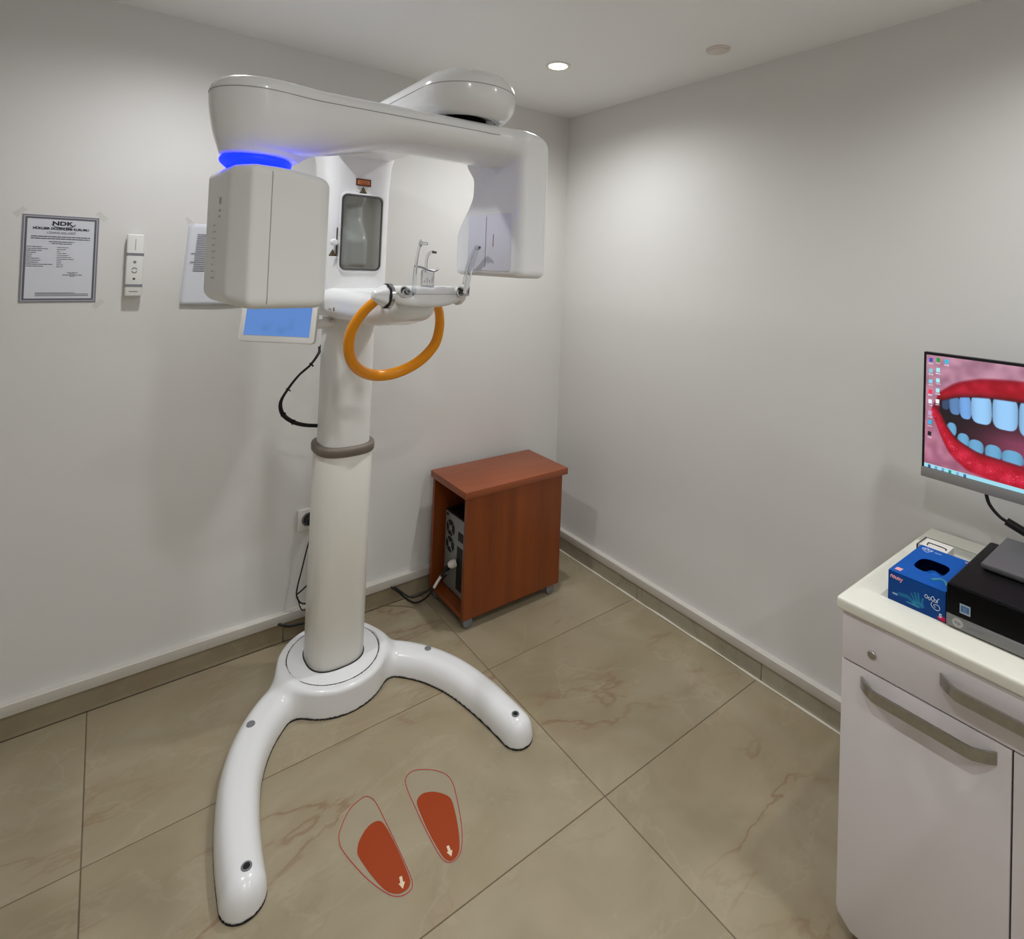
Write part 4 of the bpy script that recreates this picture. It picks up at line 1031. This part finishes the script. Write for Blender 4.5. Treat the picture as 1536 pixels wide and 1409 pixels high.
shine = np.exp(-((T-(lo_i+lo_o)/2-.02)/.05)**2)*(T > lo_i)
lipc += ((shine*(.10+.12*(fine > .82)))[..., None])*np.array((.9, .6, .65)); lipc += (n1*.03)[..., None]
lipc *= (1-.45*np.exp(-((T-up_i)/.03)**2)-.35*np.exp(-((T-lo_i)/.03)**2)-.18*np.exp(-((T-up_o)/.03)**2))[..., None]
lipc += ((shine*(fine > .985))[..., None])*.45
im = im*(1-lip)+lipc*lip
mouth = sm(np.minimum(np.minimum(T-up_i, lo_i-T), (X_-255)*.002), .012)
mc = np.zeros_like(im); mc[:] = (.10, .05, .08)
tong = np.exp(-((X_-900)/330)**2)*np.clip((T-.42)/.2, 0, 1); mc += tong[..., None]*np.array((.42, .18, .26))
im = im*(1-mouth)+mc*mouth
def tooth(im, x0, x1, t0, t1, c, tilt=0., p=3.):
    xc, tc_ = (x0+x1)/2, (t0+t1)/2
    a = np.abs((X_-xc-tilt*(T-tc_)*700)/((x1-x0)/2)); b = np.abs((T-tc_)/((t1-t0)/2))
    d = 1-(a**p+b**p)**(1/p); m_ = np.clip(d/.06, 0, 1)[..., None]*mouth
    col_ = np.array(c)*(1-.22*a[..., None]**3)
    return im*(1-m_)+col_*m_
tw = (.60, .80, .98); td_ = (.36, .52, .72)
im = tooth(im, 275, 340, .36, .46, (.22, .28, .42)); im = tooth(im, 335, 425, .325, .49, td_, .1); im = tooth(im, 415, 512, .30, .51, (.46, .66, .90), .08)
im = tooth(im, 505, 665, .27, .525, tw, .04, 3.4); im = tooth(im, 663, 850, .255, .535, tw, .02, 3.6); im = tooth(im, 848, 1100, .25, .56, tw, 0, 4)
for q in ((320, 400, .56, .68), (405, 500, .63, .75), (490, 610, .66, .79), (615, 740, .67, .80), (735, 890, .68, .81), (885, 1090, .69, .82)): im = tooth(im, *q, (.42, .66, .82), 0, 2.4)
# desktop icons in two columns and the task bar
def icon(im, x, tt, c, wv=17, hv=.018):
    SX = s_/(w_-1)*SWm/.2*715+140
    m_ = (np.abs(SX-x) < wv) & (np.abs(T-tt) < hv); im[m_] = c
    m2 = (np.abs(SX-x) < wv*1.3) & (np.abs(T-tt-.032) < .005) & (fine > .35); im[m2] = (.85, .85, .92)
for k, (x, tt, c) in enumerate([(178, .045, (.25, .3, .7)), (178, .14, (.5, .8, .85)), (178, .235, (.45, .85, .95)), (178, .325, (.95, .2, .35)), (178, .415, (.92, .95, .98)), (178, .52, (.75, .65, .8)), (178, .60, (.2, .7, .9)), (178, .70, (.08, .08, .12)),
                                 (240, .035, (.1, .6, .25)), (240, .125, (.65, .92, .95)), (240, .215, (.65, .92, .95)), (240, .305, (.65, .92, .95)), (240, .40, (.95, .95, .95)), (310, .04, (.15, .75, .9))]): icon(im, x, tt, c, 15)
SX = s_/(w_-1)*SWm
im[T > .965] = (.62, .86, .93)
for k in range(6):
    m_ = (T > .972) & (np.abs(SX-.012-k*.016) < .003); im[m_] = ((.2, .3, .5), (.45, .6, .75), (.45, .6, .75), (.05, .55, .45), (.5, .65, .8), (.3, .35, .6))[k]
im = np.clip(im, 0, 1); im = np.where(im <= .04045, im/12.92, ((im+.055)/1.055)**2.4)
SCR = colattr('screen_picture', .3, 1.0)
raster('screen', im, mo_l+ma*.006+V((0, 0, MZ0+chin+.001))+mn*.0006, ma*SWm, V((0, 0, SHm)), SCR, mt)
sc_ = mo_l+ma*MW/2+V((.03, 0, 0))
box('stand_neck', (sc_.x+.0, sc_.y-.03, ZC+.008), (sc_.x+.018, sc_.y+.03, 1.12), CHN, mt, .003)
box('stand_base', (-.195, sc_.y-.12, ZC), (-.03, sc_.y+.12, ZC+.009), CHN, mt, .003)
# monitor cable with ferrite block
mcb = thing('monitor_cable', 'black cable with thick plug hanging below the monitor', 'cable', (-.17, -1.93, .90))
tube('cord', [(-.178, -1.880, .9805), (-.178, -1.880, .972), (-.178, -1.886, .952), (-.178, -1.902, .932), (-.178, -1.922, .920), (-.186, -1.985, .900), (-.200, -2.06, .902), (-.197, -2.12, .905)], .0042, BLACK, mcb, 8, 6)
tube('ferrite_block', [(-.178, -1.920, .9215), (-.178, -1.972, .901)], .0105, BLACK, mcb, 14, 2)
